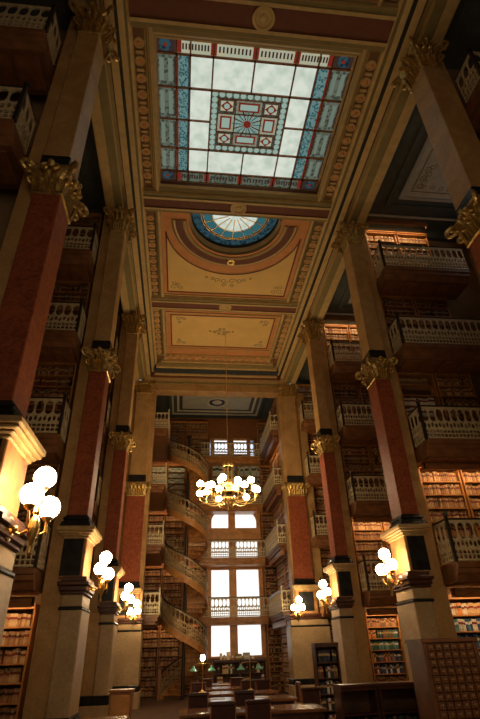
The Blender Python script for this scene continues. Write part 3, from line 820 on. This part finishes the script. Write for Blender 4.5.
LAW = [['tan', 'tan', 'tanr', 'buff', 'tanr', 'buff']]
OLD = [['brown', 'tan', 'dred', 'brown'], ['tan', 'tanr', 'brown'], ['dred', 'brown', 'blackb']]
for s in (-1, 1):
    for k in (1, 2, 3):
        for n in range(5):
            for c in range(2 if s > 0 and k < 3 else 1):
                if s < 0 and k == 3: continue
                W = 1.05; yy = YK[k]+.41; z = LV[n]
                xl = 4.3+c*1.1
                x = xl if s > 0 else -xl-W
                where = f"behind the {ROWN[k]} column on the {SIDE[s]}"
                pal = LAW if n <= 1 else OLD
                kw = {}
                if s > 0 and k == 2 and n == 0: pal = [['brown'], ['brown'], ['brown', 'tan'], ['dred', 'white', 'blue', 'navy'], ['dred', 'blackb', 'orange', 'brown', 'blue'], ['teal', 'green', 'tealw'], ['green', 'blackb', 'brown', 'orange', 'teal'], ['tanr', 'brown', 'tan']]
                if s > 0 and k == 1 and n == 0: pal = [['blue'], ['blue'], ['blue', 'green', 'white'], ['blue', 'tealw', 'navy'], ['blue', 'white', 'teal'], ['blue', 'tealw', 'navy'], ['white', 'blue', 'tealw'], ['white', 'buff', 'orange']]
                if s > 0 and k == 1 and n == 2 and c == 0: pal = [['white'], ['white'], None, ['white'], ['white'], None, ['brown']]; kw = dict(bw=(.12, .2))
                if s > 0 and n == 4: pal = [['buff', 'tan', 'white']]
                if s > 0 and n == 2 and c == 1: pal = [['buff', 'tan', 'brown']]
                H = 2.3 if n else 2.5
                unit = 'inner' if c == 0 else 'outer'
                lab = f"{unit} built-in bookcase on the {LEVN[n]} level {where}"
                bookcase(lab, x, yy, z, W, H, 8 if n == 0 else 7, 0, pal, f"on the {{r}} shelf of {unit} {LEVN[n]} bookcase, {ROWN[k]} column, {SIDE[s].split()[-2]} side", fill=.97, **kw)
# end bay: back wall cases and side wall cases
for c, (x, W) in enumerate(((-3.45, 1.0), (-2.4, 1.0), (-1.35, 1.2))):
    for n in range(5):
        pal = LAW if n <= 2 else OLD
        if n == 3: pal = [['pale', 'paleg']]
        lab = f"{['first', 'second', 'third'][c]} bookcase of the end wall behind the spiral staircase, {LEVN[n]} level"
        bookcase(lab, x, 27.06, LV[n], W, 2.3 if n else 2.75, 7, 0, pal, f"on the {{r}} shelf of the {['first','second','third'][c]} end wall bookcase, {LEVN[n]} level", group='end wall bookcases', bw=(.05, .08))
for n in range(5):
    bookcase(f"narrow bookcase between the end window and the alcove wall, {LEVN[n]} level", 2.84, 27.06, LV[n], .88, 2.3 if n else 2.75, 7, 0, [['brown', 'dred', 'blackb', 'tan']], f"on the {{r}} shelf of the narrow end wall bookcase, {LEVN[n]} level", group='end wall bookcases', bw=(.05, .08))
for c in range(2):
    lab = f"glass-fronted wall case above the end window, {['staircase', 'catalog'][c]} half"
    bookcase(lab, .1+c*1.45, 27.06, 9.1, 1.4, 1.5, 2, 0, [['pale', 'paleg', 'pale']], "on the {r} shelf of the wall case above the end window", group='wall cases above the window', bw=(.06, .1))
for n in range(5):
    for c in range(2):
        for s in (-1, 1):
            if s < 0: continue
            bookcase(f"{['near', 'far'][c]} bookcase on the end bay side wall, {LEVN[n]} level, on the card catalog side", 3.44, 26.8-c*2.1, LV[n], 1.95, 2.3 if n else 2.75, 7, -PI/2, [['tan', 'buff', 'tanr']], f"on the {{r}} shelf of the {['near', 'far'][c]} side wall bookcase, {LEVN[n]} level", group='end bay side bookcases', bw=(.06, .09))

# ------------------------------------------------------------------ furniture cases
WD = 'woodd'
bookcase('tall dark free-standing bookcase full of books in front of the farthest column', 1.95, 14.0, -.4, .62, 1.7, 5, 0, [['blackb', 'brown', 'dred', 'blackb', 'navy', 'white']], 'on the {r} shelf of the free-standing bookcase', wood=WD, group='free-standing bookcases', fill=.92)
bookcase('low dark bookcase between the card catalog and the reading tables', 2.0, 9.8, -.4, .78, 1.03, 3, 0, [['blackb', 'navy', 'blackb'], ['blackb', 'green', 'brown', 'blackb'], None], 'on the {r} shelf of the low dark bookcase', wood=WD, group='low dark bookcases', name='low_bookcase')
bookcase('low dark bookcase at the end of the reading tables, next to the farther low bookcase', 1.28, 9.7, -.4, .68, 1.03, 3, .12, [['blackb', 'brown', 'dred'], ['blackb', 'brown', 'blackb'], None], 'on the {r} shelf of the second low dark bookcase', wood=WD, group='low dark bookcases', name='low_bookcase')
bookcase('low black bookcase standing under the end window', .05, 24.6, -.4, 1.12, 1.28, 3, 0, [['blackb', 'brown', 'buff'], ['blackb', 'buff', 'white', 'blackb'], ['blackb', 'buff', 'blackb', 'pale']], 'on the {r} shelf of the black window bookcase', wood=WD, group='window bookcases', fill=.45, bw=(.06, .14), name='low_bookcase')
bookcase('low black bookcase under the end window, next to the bare side wall', 1.19, 24.6, -.4, 1.12, 1.28, 3, 0, [['blackb', 'brown', 'buff'], ['blackb', 'buff', 'white', 'blackb'], ['blackb', 'buff', 'blackb', 'pale']], 'on the {r} shelf of the second black window bookcase', wood=WD, group='window bookcases', fill=.45, bw=(.06, .14), name='low_bookcase')
x = .12; q = 0
for w, h, mt, lab in ((.10, .26, 'brass', 'yellow box standing on the window bookcase'), (.08, .20, 'creamp', 'narrow cream box on the window bookcase'), (.14, .30, 'brass', 'tall ochre folder on the window bookcase'), (.10, .28, 'woodo', 'brown book standing on the window bookcase'), (.30, .22, 'olive', 'olive tray of papers on the window bookcase'), (.30, .26, 'greyp', 'grey index box on the window bookcase'), (.12, .14, 'creamp', 'small cream box at the end of the window bookcase')):
    b = MB(); b.bbox(0, w, 0, .22, 0, h, .01); b.bbox(.01, w-.01, -.006, .01, h*.3, h*.55, .003, 1)
    add('box', (b, [mt, 'paper']), None, (x+.2, 24.66, -.4+1.37), label=lab, cat='box', group='boxes on the window bookcase'); x += w+.06

# card catalog
t = thing('card_catalog', 'tall wooden card catalog with rows of small drawers', 'cabinet', (2.08, 7.9, -.4))
W, H, D = .84, 1.74, .55; C, R = 6, 16
b = MB(); b.box(0, W, .02, D, .06, H-.05); b.box(0, W, -.02, D, 0, .07); b.box(-.02, W+.02, -.03, D+.02, H-.05, H)
b.box(0, .06, -.01, .03, .06, H-.05); b.box(W-.06, W, -.01, .03, .06, H-.05)
add('carcass', (b, ['woodc']), t)
dw, dh = (W-.12)/C, (H-.13)/R
b = MB(); b.bbox(.006, dw-.006, -.012, .03, .005, dh-.005, .006)
DR = b.mesh('drawer', ['woodc'])
b = MB(); b.box(-.022, .022, -.005, 0, -.012, .012, 0); b.box(-.017, .017, -.007, -.004, -.008, .008, 1)
b.tube([(0, -.004, -.026), (0, -.02, -.03), (0, -.024, -.034)], .007, 6, 0)
PULL = b.mesh('label_pull', ['brass', 'creamd'])
for r in range(R):
    for c in range(C):
        if c*R+r >= 105: break
        o = add('drawer', DR, t, (.06+c*dw, 0, .07+r*dh)); p = add('label_pull', PULL, o, (dw/2, -.012, dh*.58))

# wooden boxes and table by the staircase-side columns
t = thing('side_table', 'brown wooden side table at the foot of the second column on the staircase side', 'table', (-2.7, 10.1, -.4))
b = MB(); b.bbox(-.42, .42, -.5, .5, .70, .76, .012); add('tabletop', (b, ['woodt']), t)
b = MB(); b.box(-.38, .38, -.46, .46, .60, .70); add('apron', (b, ['wood']), t)
for i in (-1, 1):
    for j in (-1, 1):
        b = MB(); b.bbox(i*.36-.03, i*.36+.03, j*.44-.03, j*.44+.03, 0, .62, .008); add('leg', (b, ['wood']), t)
t = thing('side_cabinet', 'small brown wooden cabinet in front of the farthest column on the staircase side', 'cabinet', (-2.68, 13.2, -.4))
b = MB(); b.bbox(-.24, .24, -.2, .2, .05, .98, .012); b.box(-.22, .22, -.18, .18, 0, .06); b.box(-.27, .27, -.23, .23, .98, 1.02); add('carcass', (b, ['wood']), t)
b = MB(); b.bbox(-.2, .2, -.225, -.19, .1, .92, .01); d = add('door', (b, ['woodo']), t)
b = MB(); b.sphere((.15, -.24, .55), .018, 8); add('knob', (b, ['brass']), d)

# reading tables
for q, (xa, xb, y) in enumerate(((-1.42, 1.18, 10.75), (-1.2, 1.15, 13.1), (-1.1, 1.1, 15.2), (-1.0, 1.05, 17.3), (-.9, 1.0, 19.4))):
    lab = f"{['nearest', 'second', 'third', 'fourth', 'farthest'][q]} long polished reading table from the camera"
    t = thing('reading_table', lab, 'table', ((xa+xb)/2, y, -.4), 0, 'reading tables')
    L = (xb-xa)/2
    b = MB(); b.bbox(-L, L, -.52, .52, .71, .765, .012); add('tabletop', (b, ['woodt']), t)
    b = MB(); b.box(-L+.08, L-.08, -.44, .44, .60, .71); add('apron', (b, ['woodd']), t)
    for i in (-1, 1):
        for j in (-1, 1):
            b = MB(); b.lathe([(.03, 0), (.04, .05), (.05, .3), (.035, .5), (.05, .56), (.05, .62)], (i*(L-.14), j*.40, 0), 10); add('leg', (b, ['woodd']), t)
# papers on the tables
for q, (x, y, w, h, a) in enumerate(((-.48, 10.9, .34, .24, .05), (.14, 10.7, .30, .22, -.1), (-.55, 13.2, .3, .22, .0), (.42, 13.2, .34, .22, .1), (-.5, 15.2, .3, .2, 0), (.3, 15.3, .3, .2, .1))):
    b = MB(); b.box(-w/2, w/2, -h/2, h/2, 0, .006); b.box(-w/2+.01, w/2-.015, -h/2+.012, h/2-.006, .006, .010)
    add('paper_sheaf', (b, ['paper']), None, (x, y, .365), a, label=f"white papers lying on the {['nearest', 'nearest', 'second', 'second', 'third', 'third'][q]} reading table, {['staircase', 'catalog'][q % 2]} side of the middle", cat='papers', group='papers on the reading tables')

# chairs
def chair_parts():
    S = {}
    b = MB(); b.bbox(-.21, .21, -.20, .22, .42, .47, .02); S['seat'] = b.mesh('seat', ['leather'])
    b = MB(); b.bbox(-.19, .19, .185, .225, .56, .93, .02); S['backrest'] = b.mesh('backrest', ['leather'])
    b = MB(); b.bbox(-.215, .215, .18, .24, .92, .98, .015); S['top_rail'] = b.mesh('top_rail', ['woodd'])
    for n, (i, j, h) in {'leg0': (-1, -1, .43), 'leg1': (1, -1, .43), 'leg2': (-1, 1, .95), 'leg3': (1, 1, .95)}.items():
        b = MB(); b.bbox(i*.19-.02, i*.19+.02, j*.19-.02, j*.19+.02, 0, h, .006); S[n] = b.mesh('leg', ['wood'])
    b = MB(); b.box(-.18, .18, -.19, .19, .38, .42); S['seat_frame'] = b.mesh('seat_frame', ['wood'])
    return S
CS = chair_parts()
chairs = [(-.72, 9.72, 0, 'dark red leather chair pushed up to the nearest table, staircase end'), (-.16, 9.78, .1, 'dark red leather chair at the middle of the nearest table'), (1.38, 10.95, 1.5, 'big dark chair standing by the catalog end of the nearest table'),
          (-1.05, 11.95, 0, 'chair between the nearest and second tables, staircase end'), (1.28, 12.2, .1, 'low dark chair between the nearest and second tables, catalog end'), (-.1, 12.1, 0, 'chair at the middle of the second table'),
          (1.3, 14.2, PI/2, 'chair turned sideways at the catalog end of the third table'), (-.9, 16.2, 0, 'chair at the staircase end of the fourth table'), (.5, 16.4, 0, 'chair tucked under the fourth table, catalog half'), (.9, 16.35, .05, 'rightmost chair tucked under the fourth table'),
          (-.6, 18.35, 0, 'orange-lit chair at the farthest table under the desk lamp'), (.38, 18.3, 0, 'orange-lit chair at the farthest table under the window')]
for x, y, a, lab in chairs:
    t = thing('chair', lab, 'chair', (x, y, -.4), a+PI, 'leather chairs at the reading tables')
    for n, me in CS.items(): add('leg' if n.startswith('leg') else n, me, t)

# desk lamps with green shades
sh = MB(); sh.lathe([(.022, .10), (.03, .095), (.04, .06), (.105, .0), (.11, -.02), (.10, -.015), (.03, .07), (.02, .09)], n=16)
SHADE = sh.mesh('lamp_shade', ['greenshade'])
bl = MB(); bl.sphere((0, 0, 0), .03, 8); BULB = bl.mesh('bulb', [ 'globe'])
for q, (x, y) in enumerate(((-.82, 15.2), (.44, 15.2))):
    t = thing('desk_lamp', f"brass desk lamp with two green shades on the third table, {['staircase', 'catalog'][q]} end", 'lamp', (x, y, .365), 0, 'green shaded desk lamps')
    b = MB(); b.lathe([(.11, 0), (.11, .02), (.04, .05), (.015, .08)], n=14); add('base', (b, ['brass']), t)
    b = MB(); b.tube([(0, 0, .05), (0, 0, .72)], .012, 8); add('stem', (b, ['brass']), t)
    b = MB(); b.tube([(-.24, 0, .60), (-.2, 0, .64), (-.1, 0, .655), (0, 0, .65), (.1, 0, .655), (.2, 0, .64), (.24, 0, .60)], .010, 6); add('cross_arm', (b, ['brass']), t)
    for sx in (-1, 1): add('lamp_shade', SHADE, t, (sx*.24, 0, .50), label='green shade')
    if q == 0:
        b = MB(); b.lathe([(.03, 0), (.055, .03), (.06, .08), (.05, .13), (.035, .14)], (0, 0, .71), 12); add('top_globe', (b, ['globe2']) if 'globe2' in M else (b, ['globe']), t, label='lit white glass top')

# ------------------------------------------------------------------ wall lamps
gs = MB(); gs.sphere((0, 0, 0), .125, 20); GLOBE = gs.mesh('globe', ['globe'], True)
gf = MB(); gf.lathe([(.02, -.17), (.035, -.16), (.05, -.14), (.065, -.115), (.06, -.10)], n=12); GAL = gf.mesh('gallery_cup', ['brass'])
def wall_lamp(s, k):
    y = YK[k]; x = 3.0 if k < 3 else 3.0
    lab = f"gilt wall lamp with lit round globes on the {ROWN[k]} column, {SIDE[s]}"
    wx = 3.32 if k < 3 else 2.94; yw = y+.36
    if k == 3: wx, yw = 3.2, y-.10
    t = thing('wall_lamp', lab, 'lamp', (s*wx, yw, 2.46), 0, 'gilt wall lamps on the columns')
    def P(dx, dy, dz): return (-s*dx, dy, dz)
    b = MB(); b.lathe([(.13, 0), (.13, .02), (.09, .035), (.05, .05), (.03, .10)], (0, 0, 0), 14)
    if k < 3: o = add('wall_plate', (b, ['brass']), t); o.rotation_euler = (0, -s*PI/2, 0)
    else: o = add('wall_plate', (b, ['brass']), t); o.rotation_euler = (PI/2, 0, 0)
    if k < 3: hub = P(.26, 0, .02); gl = [P(.28, .02, .57), P(.22, -.15, .33), P(.34, .17, .27)]
    else: hub = (0, -.26, .02); gl = [(.06, -.26, .52), (-.17, -.28, .24), (.12, -.42, .24)]
    b = MB()
    b.tube([(0, 0, 0), tuple(.5*c for c in hub[:2])+(-.06,), hub], .022, 8)
    b.lathe([(.01, -.30), (.03, -.27), (.015, -.2), (.05, -.1), (.07, -.02), (.05, .06), (.025, .12), (.04, .15), (.02, .3)], hub, 12)
    add('bracket', (b, ['brass']), t)
    for g in gl:
        d = Vector((g[0]-hub[0], g[1]-hub[1], 0)); b = MB()
        e = Vector(g)-Vector((0, 0, .16))
        b.tube([hub, tuple(Vector(hub)+d*.5+Vector((0, 0, -.06))), tuple(Vector(hub)+d*.95+Vector((0, 0, -.02))), tuple(e)], .012, 6)
        b.tube([tuple(e+Vector((0, 0, -.03))), tuple(e+Vector((.02, 0, -.12))), tuple(e+Vector((0, .02, -.2)))], [.014, .01, .004], 6)
        add('arm', (b, ['brass']), t)
        add('globe', GLOBE, t, g, label='lit white glass globe'); add('gallery_cup', GAL, t, g)
for s in (-1, 1):
    for k in range(4): wall_lamp(s, k)

# ------------------------------------------------------------------ chandelier
CX, CY, CZ = .18, 17.9, 6.15
t = thing('chandelier', 'large gilt chandelier with rings of lit round globes hanging over the hall', 'chandelier', (CX, CY, CZ))
b = MB(); b.lathe([(.02, -.45), (.06, -.40), (.03, -.33), (.12, -.22), (.20, -.1), (.16, .05), (.08, .14), (.05, .3), (.12, .42), (.17, .52), (.10, .66), (.04, .74), (.03, 1.2), (.09, 1.28), (.03, 1.36), (.02, 1.6)], n=20)
add('stem', (b, ['brass'], True), t)
b = MB(); zz = 1.6; 
while zz < ZC-CZ: b.tube([(0, 0, zz), (0, 0, min(zz+.3, ZC-CZ))], .012, 5); b.sphere((0, 0, min(zz+.3, ZC-CZ)), .022, 6); zz += .3
for z in (3.6, 5.6): b.sphere((0, 0, z), .05, 10)
add('chain', (b, ['brass']), t)
b = MB(); b.lathe([(.17, 0), (.19, .02), (.19, .05), (.17, .07), (.16, .04), (.17, 0)], (0, 0, 1.15), 24)
for q in range(8):
    a = 2*PI*q/8; c, s_ = math.cos(a), math.sin(a); b.lathe([(.03, 0), (.045, .05), (.01, .1), (1e-5, .14)], (.18*c, .18*s_, 1.2), 6)
    b.tube([(.18*c, .18*s_, 1.15), (.2*c, .2*s_, .6), (.36*c, .36*s_, .2)], .010, 5)
add('crown', (b, ['brass']), t)
b = MB(); b.lathe([(.36, .02), (.40, .04), (.40, .08), (.36, .10), (.34, .06), (.36, .02)], (0, 0, .1), 28); add('ring', (b, ['brass']), t)
def ch_arm(a, r, z):
    c, s_ = math.cos(a), math.sin(a); b = MB()
    pts = [(.1, 0), (.3, -.16), (.6*r, -.2), (.85*r, -.14), (r, -.02), (r, z-.14)]
    b.tube([(p*c, p*s_, q) for p, q in pts], .016, 6)
    b.tube([(.3*r*c, .3*r*s_, -.05), (.5*r*c, .5*r*s_, .12), (.62*r*c, .62*r*s_, .02), (.5*r*c, .5*r*s_, -.05)], .010, 5)
    add('arm', (b, ['brass']), t)
    g = (r*c, r*s_, z); add('globe', GLOBE, t, g, label='lit white glass globe'); add('gallery_cup', GAL, t, g)
for q in range(12): ch_arm(2*PI*(q+.5)/12, 1.08, .22 if q % 2 else .42)
for q in range(6): ch_arm(2*PI*q/6, .62, .48)

# ------------------------------------------------------------------ spiral staircase
SCX, SCY, SR = -1.25, 25.0, 1.02
t = thing('spiral_staircase', 'tall spiral staircase with bronzed lattice balustrade winding up to the top gallery', 'staircase', (SCX, SCY, 0))
b = MB(); b.lathe([(.085, -.4), (.085, 11.3), (.12, 11.32), (.12, 11.42), (.03, 11.5), (1e-5, 11.52)], n=14); add('newel_pole', (b, ['darkiron']), t)
ZB = -.4
FL = [(LV[4], LV[3], PI*.72, 1.6*PI), (LV[3], LV[2], PI*.72, 1.6*PI), (LV[2], LV[1], PI*.80, 1.55*PI), (LV[1], ZB, PI, 1.92*PI)]   # level above, level below, start angle, sweep
def strip3(b, ring):
    for A, B in zip(ring[:-1], ring[1:]):
        for q in range(4): b.quad(A[q], A[(q+1) % 4], B[(q+1) % 4], B[q])
    b.quad(*ring[0][::-1]); b.quad(*ring[-1])
def hel(zt, zb, sweep, r0, r1, z0, z1, n=44, a_from=PI):
    b = MB(); ring = []
    for k in range(n+1):
        f = k/n; z = zt+(zb-zt)*f; a = a_from+sweep*f; c, s_ = math.cos(a), math.sin(a)
        ring.append([(r0*c, r0*s_, z+z0), (r1*c, r1*s_, z+z0), (r1*c, r1*s_, z+z1), (r0*c, r0*s_, z+z1)])
    strip3(b, ring); return b
for n, (zt, zb, a_s, sweep) in enumerate(FL):
    nm = ['top', 'third', 'second', 'lowest'][n]
    nt = 15 if n < 3 else 18; st = (zt-zb)/nt
    for q in range(nt):
        a0, a1 = a_s+sweep*q/nt, a_s+sweep*(q+1.12)/nt; z = zt-st*(q+1)+.0
        if z <= ZB+.01: continue
        b = MB(); P = [(.07*math.cos(a0), .07*math.sin(a0))]+[(SR*math.cos(a0+(a1-a0)*k/3), SR*math.sin(a0+(a1-a0)*k/3)) for k in range(4)]+[(.07*math.cos(a1), .07*math.sin(a1))]
        b.prism(P, 'z', z-.04, z)
        c0, s0 = math.cos(a0), math.sin(a0)
        for r0, r1 in ((.1, .3), (.34, .5), (.54, .7), (.74, .9)):
            b.prism([(r0*c0, r0*s0), (r1*c0, r1*s0), (r1*c0-.02*s0, r1*s0+.02*c0), (r0*c0-.02*s0, r0*s0+.02*c0)], 'z', z, z+st-.04)
        b.prism([(.08*c0, .08*s0), (SR*c0, SR*s0), (SR*c0-.02*s0, SR*s0+.02*c0), (.08*c0-.02*s0, .08*s0+.02*c0)], 'z', z+st*.4, z+st*.55)
        add('tread', (b, ['woodo']), t)
    add('outer_stringer', (hel(zt, zb, sweep, SR-.01, SR+.03, -.24, .05, 44, a_s), ['woodo']), t, label=f"{nm} curved outer stringer")
    add('handrail', (hel(zt, zb, sweep, SR-.03, SR+.04, .86, .92, 44, a_s), ['darkiron']), t)
    length = SR*sweep
    def place(x, y, z, zt=zt, zb=zb, length=length, sweep=sweep, a_s=a_s):
        f = x/length; a = a_s+sweep*f; r = SR+.012-y
        return (r*math.cos(a), r*math.sin(a), zt+(zb-zt)*f+.05+z)
    add('balustrade', (lattice(length, .2, .82, place, .025), ['bronze']), t, label=f"{nm} turn of lattice balustrade")
    if n < 3:
        b = MB(); e0, e1 = (.32 if n < 2 else .35)*PI, (.72 if n < 2 else 1.0)*PI; P = [(0, 0)]+[(SR*math.cos(e0+(e1-e0)*k/10), SR*math.sin(e0+(e1-e0)*k/10)) for k in range(11)]
        b.prism(P, 'z', zb-.12, zb); add('landing', (b, ['woodo']), t)
        add('landing_rail', (lattice(SR*(e1-e0), .2, .82, lambda x, y, z, zb=zb, e0=e0: ((SR+.012-y)*math.cos(e0+x/SR), (SR+.012-y)*math.sin(e0+x/SR), zb+z), .025), ['bronze']), t)
b = MB(); a = PI+1.92*PI; c, s_ = (SR+.02)*math.cos(a), (SR+.02)*math.sin(a)
b.bbox(c-.06, c+.06, s_-.06, s_+.06, -.4, .72, .01); b.sphere((c, s_, .78), .07, 10); add('newel_post', (b, ['wood']), t)

# ------------------------------------------------------------------ shelf lamps (the lit strips under the gallery decks)
def shelf_lamp(s, k, n, x0, x1, z, power=1):
    y = YK[k]+.06
    b = MB(); a, c = sorted((s*x0, s*x1)); b.box(a, c, y-.02, y+.05, z, z+.03)
    t = thing('shelf_lamp', f"long warm strip lamp over the {LEVN[n]} level bookcase behind the {ROWN[k]} column, {SIDE[s]}", 'lamp', (0, 0, 0), 0, 'strip lamps over the bookcases')
    b2 = MB(); b2.box(a-.03, c+.03, y-.07, y-.03, z-.12, z+.05); b2.box(a-.03, c+.03, y-.07, y+.08, z+.03, z+.06); b2.box(a-.03, a-.01, y-.07, y+.08, z-.10, z+.05); b2.box(c+.01, c+.03, y-.07, y+.08, z-.10, z+.05)
    add('housing', (b2, ['wood']), t); add('tube', (b, ['strip']), t)
for n in range(4):
    t = thing('shelf_lamp', f"warm strip lamp over the {LEVN[n]} level end wall bookcases behind the staircase", 'lamp', (0, 0, 0), 0, 'strip lamps in the end bay')
    z = LV[n]+2.62 if n else 2.58
    b = MB(); b.box(-3.3, -.35, 26.72, 26.78, z, z+.03); add('tube', (b, ['strip2']), t)
    b = MB(); b.box(-3.33, -.32, 26.66, 26.70, z-.1, z+.05); b.box(-3.33, -.32, 26.66, 26.82, z+.03, z+.06); add('housing', (b, ['wood']), t)
    t = thing('shelf_lamp', f"warm strip lamp over the {LEVN[n]} level end bay side wall bookcases", 'lamp', (0, 0, 0), 0, 'strip lamps in the end bay')
    z -= .0
    b = MB(); b.box(3.02, 3.05, 22.9, 26.3, z-.24, z-.20); add('tube', (b, ['strip2']), t)
    b = MB(); b.box(2.98, 3.01, 22.87, 26.33, z-.42, z-.16); b.box(2.98, 3.15, 22.87, 26.33, z-.19, z-.16); b.box(2.98, 3.15, 22.84, 22.87, z-.42, z-.16); add('housing', (b, ['wood']), t)
for s, k, n, z in ((1, 1, 0, 2.22), (1, 2, 0, 2.22), (-1, 1, 0, 2.22), (1, 1, 1, 4.98), (1, 1, 4, 13.3), (1, 2, 4, 13.3), (1, 2, 1, 4.98)):
    shelf_lamp(s, k, n, 4.3, 6.3 if s > 0 else 5.4, z)

# ------------------------------------------------------------------ books
BK = {'tan': (.42, .25, .11), 'tanr': (.36, .16, .07), 'buff': (.55, .38, .19), 'brown': (.20, .10, .05), 'dred': (.20, .035, .025), 'blackb': (.03, .026, .024), 'green': (.05, .12, .075), 'teal': (.06, .18, .20), 'tealw': (.10, .24, .27),
      'blue': (.05, .10, .24), 'navy': (.025, .04, .10), 'orange': (.60, .24, .06), 'white': (.66, .60, .48), 'pale': (.48, .52, .42), 'paleg': (.28, .38, .32)}
BNAME = {'tan': 'tan', 'tanr': 'russet', 'buff': 'buff', 'brown': 'brown', 'dred': 'dark red', 'blackb': 'black', 'green': 'dark green', 'teal': 'teal', 'tealw': 'blue-green', 'blue': 'blue', 'navy': 'navy', 'orange': 'orange', 'white': 'white', 'pale': 'pale grey-green', 'paleg': 'pale green'}
LABC = {'tan': 'b_red', 'tanr': 'b_black', 'buff': 'b_red', 'brown': 'b_gold', 'dred': 'b_gold', 'blackb': 'b_gold', 'green': 'b_gold', 'teal': 'b_white', 'tealw': 'b_white', 'blue': 'b_white', 'navy': 'b_gold', 'orange': 'b_black', 'white': 'b_red', 'pale': 'b_black', 'paleg': 'b_white'}
for k_, c in BK.items(): M['bk_'+k_] = mat('book cloth '+BNAME[k_], c, .6, 0, .3, 14)
M['b_red'] = mat('red spine label', (.20, .03, .02), .5); M['b_black'] = mat('black spine label', (.03, .025, .02), .5); M['b_gold'] = mat('gilt spine label', (.42, .28, .10), .45); M['b_white'] = mat('white spine label', (.6, .58, .5), .6)
BKEYS = list(BK); LKEYS = ['b_red', 'b_black', 'b_gold', 'b_white']
def book_geo(w, h, d):
    """rounded spine with a label band; local origin at the middle of the spine's foot, spine towards -y; returns verts, faces, label flags"""
    v, f, m = [], [], []
    zs = [0, h*.55, h*.75, h]
    prof = [(-w/2, d), (-w/2, .008), (-w*.28, 0), (w*.28, 0), (w/2, .008), (w/2, d)]
    for z in zs: v += [(x, y, z) for x, y in prof]
    n = 6
    for r in range(3):
        for q in range(5):
            f.append((r*n+q, r*n+q+1, (r+1)*n+q+1, (r+1)*n+q)); m.append(1 if r == 1 and 0 < q < 4 else 0)
    f.append(tuple(range(3*n, 4*n))); m.append(0); f.append((0, n, 2*n, 3*n, 3*n+5, 2*n+5, n+5, 5)); m.append(0)
    return v, f, m

# ------------------------------------------------------------------ camera
F = 485.1
r = Vector((0.99388016, -0.10670672, -0.02856418)); u = Vector((-0.03081079, -0.51610879, 0.8559687)); fw = Vector((0.10607983, 0.84985022, 0.516238))
cam = bpy.data.cameras.new('camera'); co = bpy.data.objects.new('camera', cam); COL.objects.link(co)
cam.lens = F/719*36; cam.sensor_width = 36; cam.sensor_fit = 'AUTO'; cam.clip_end = 200; cam.clip_start = .05
CAMP = Vector((-1.448, 0, 1.25))
mw = Matrix((r, u, -fw)).transposed().to_4x4(); mw.translation = CAMP; co.matrix_world = mw
scene.camera = co

bpy.context.view_layer.update()
dg = bpy.context.evaluated_depsgraph_get()
def visible(p):
    d = p-CAMP; q = fw.dot(d)
    if q < .5: return 0
    X, Y = 240+F*r.dot(d)/q, 359.5-F*u.dot(d)/q
    if not (-2 < X < 482 and -2 < Y < 721): return 0
    L = d.length
    hit, loc, nrm, i, ob, mtx = scene.ray_cast(dg, CAMP, d/L, distance=L*.999)
    return 0 if hit else (F/q)
cand, rest = [], []
for bs in bookspots:
    x, y, z, w, h, d, rot, key, g = bs
    ca, sa = math.cos(rot), math.sin(rot)
    vis = 0
    for fz in (.3, .75):
        p = Vector((x+sa*.01, y-ca*.01, z+h*fz)); vis = max(vis, visible(p))
    sc = vis*vis*w*h*abs(Vector((sa, -ca, 0)).dot((CAMP-Vector((x, y, z))).normalized()))
    (cand if vis else rest).append((sc, bs))
cand.sort(key=lambda e: -e[0])
own, others = cand[:300], cand[300:]+rest
BM = {}
for sc, (x, y, z, w, h, d, rot, key, g) in own:
    kk = (key, round(w, 2), round(h/.02))
    if kk not in BM:
        v, f, m = book_geo(w, h, d); me = bpy.data.meshes.new('book'); me.from_pydata(v, [], f); me.materials.append(M['bk_'+key]); me.materials.append(M[LABC[key]]); me.polygons.foreach_set('material_index', m); BM[kk] = me
    o = bpy.data.objects.new('book', BM[kk]); COL.objects.link(o); o.location = (x, y, z); o.rotation_euler.z = rot
    o['label'] = f"{BNAME[key]} book {g}"; o['category'] = 'book'; o['group'] = f"{BNAME[key]} books {g}"
V_, F_, M_ = [], [], []
for sc, (x, y, z, w, h, d, rot, key, g) in others:
    v, f, m = book_geo(w, h, d); i = len(V_); ca, sa = math.cos(rot), math.sin(rot)
    V_ += [(x+ca*a-sa*b_, y+sa*a+ca*b_, z+c) for a, b_, c in v]; F_ += [tuple(i+q for q in ff) for ff in f]
    M_ += [len(BKEYS)+LKEYS.index(LABC[key]) if q else BKEYS.index(key) for q in m]
me = bpy.data.meshes.new('book_rows'); me.from_pydata(V_, [], F_)
for k_ in BKEYS: me.materials.append(M['bk_'+k_])
for k_ in LKEYS: me.materials.append(M[k_])
me.polygons.foreach_set('material_index', M_)
add('book_rows', me, kind='stuff', label='rows of old law books filling the farther built-in shelves', cat='books')

# ------------------------------------------------------------------ light
def point(name, loc, power, col, size):
    l = bpy.data.lights.new(name, 'POINT'); l.energy = power; l.color = col; l.shadow_soft_size = size
    o = bpy.data.objects.new(name, l); COL.objects.link(o); o.location = loc; return o
w = bpy.data.worlds.new('overcast sky'); scene.world = w; w.use_nodes = True
bg = w.node_tree.nodes['Background']; bg.inputs['Color'].default_value = (.75, .85, 1, 1); bg.inputs['Strength'].default_value = 1.0

for o in scene.objects:
    if o.parent is None: o.location.z += ZF
scene.view_settings.view_transform = 'Standard'; scene.view_settings.look = 'None'
scene.view_settings.exposure = 0.15; scene.view_settings.gamma = 1
scene.cycles.use_denoising = True
scene.cycles.max_bounces = 8; scene.cycles.diffuse_bounces = 5
scene.cycles.sample_clamp_indirect = 6
print('books own', len(own), 'rest', len(others), 'visible', len(cand))
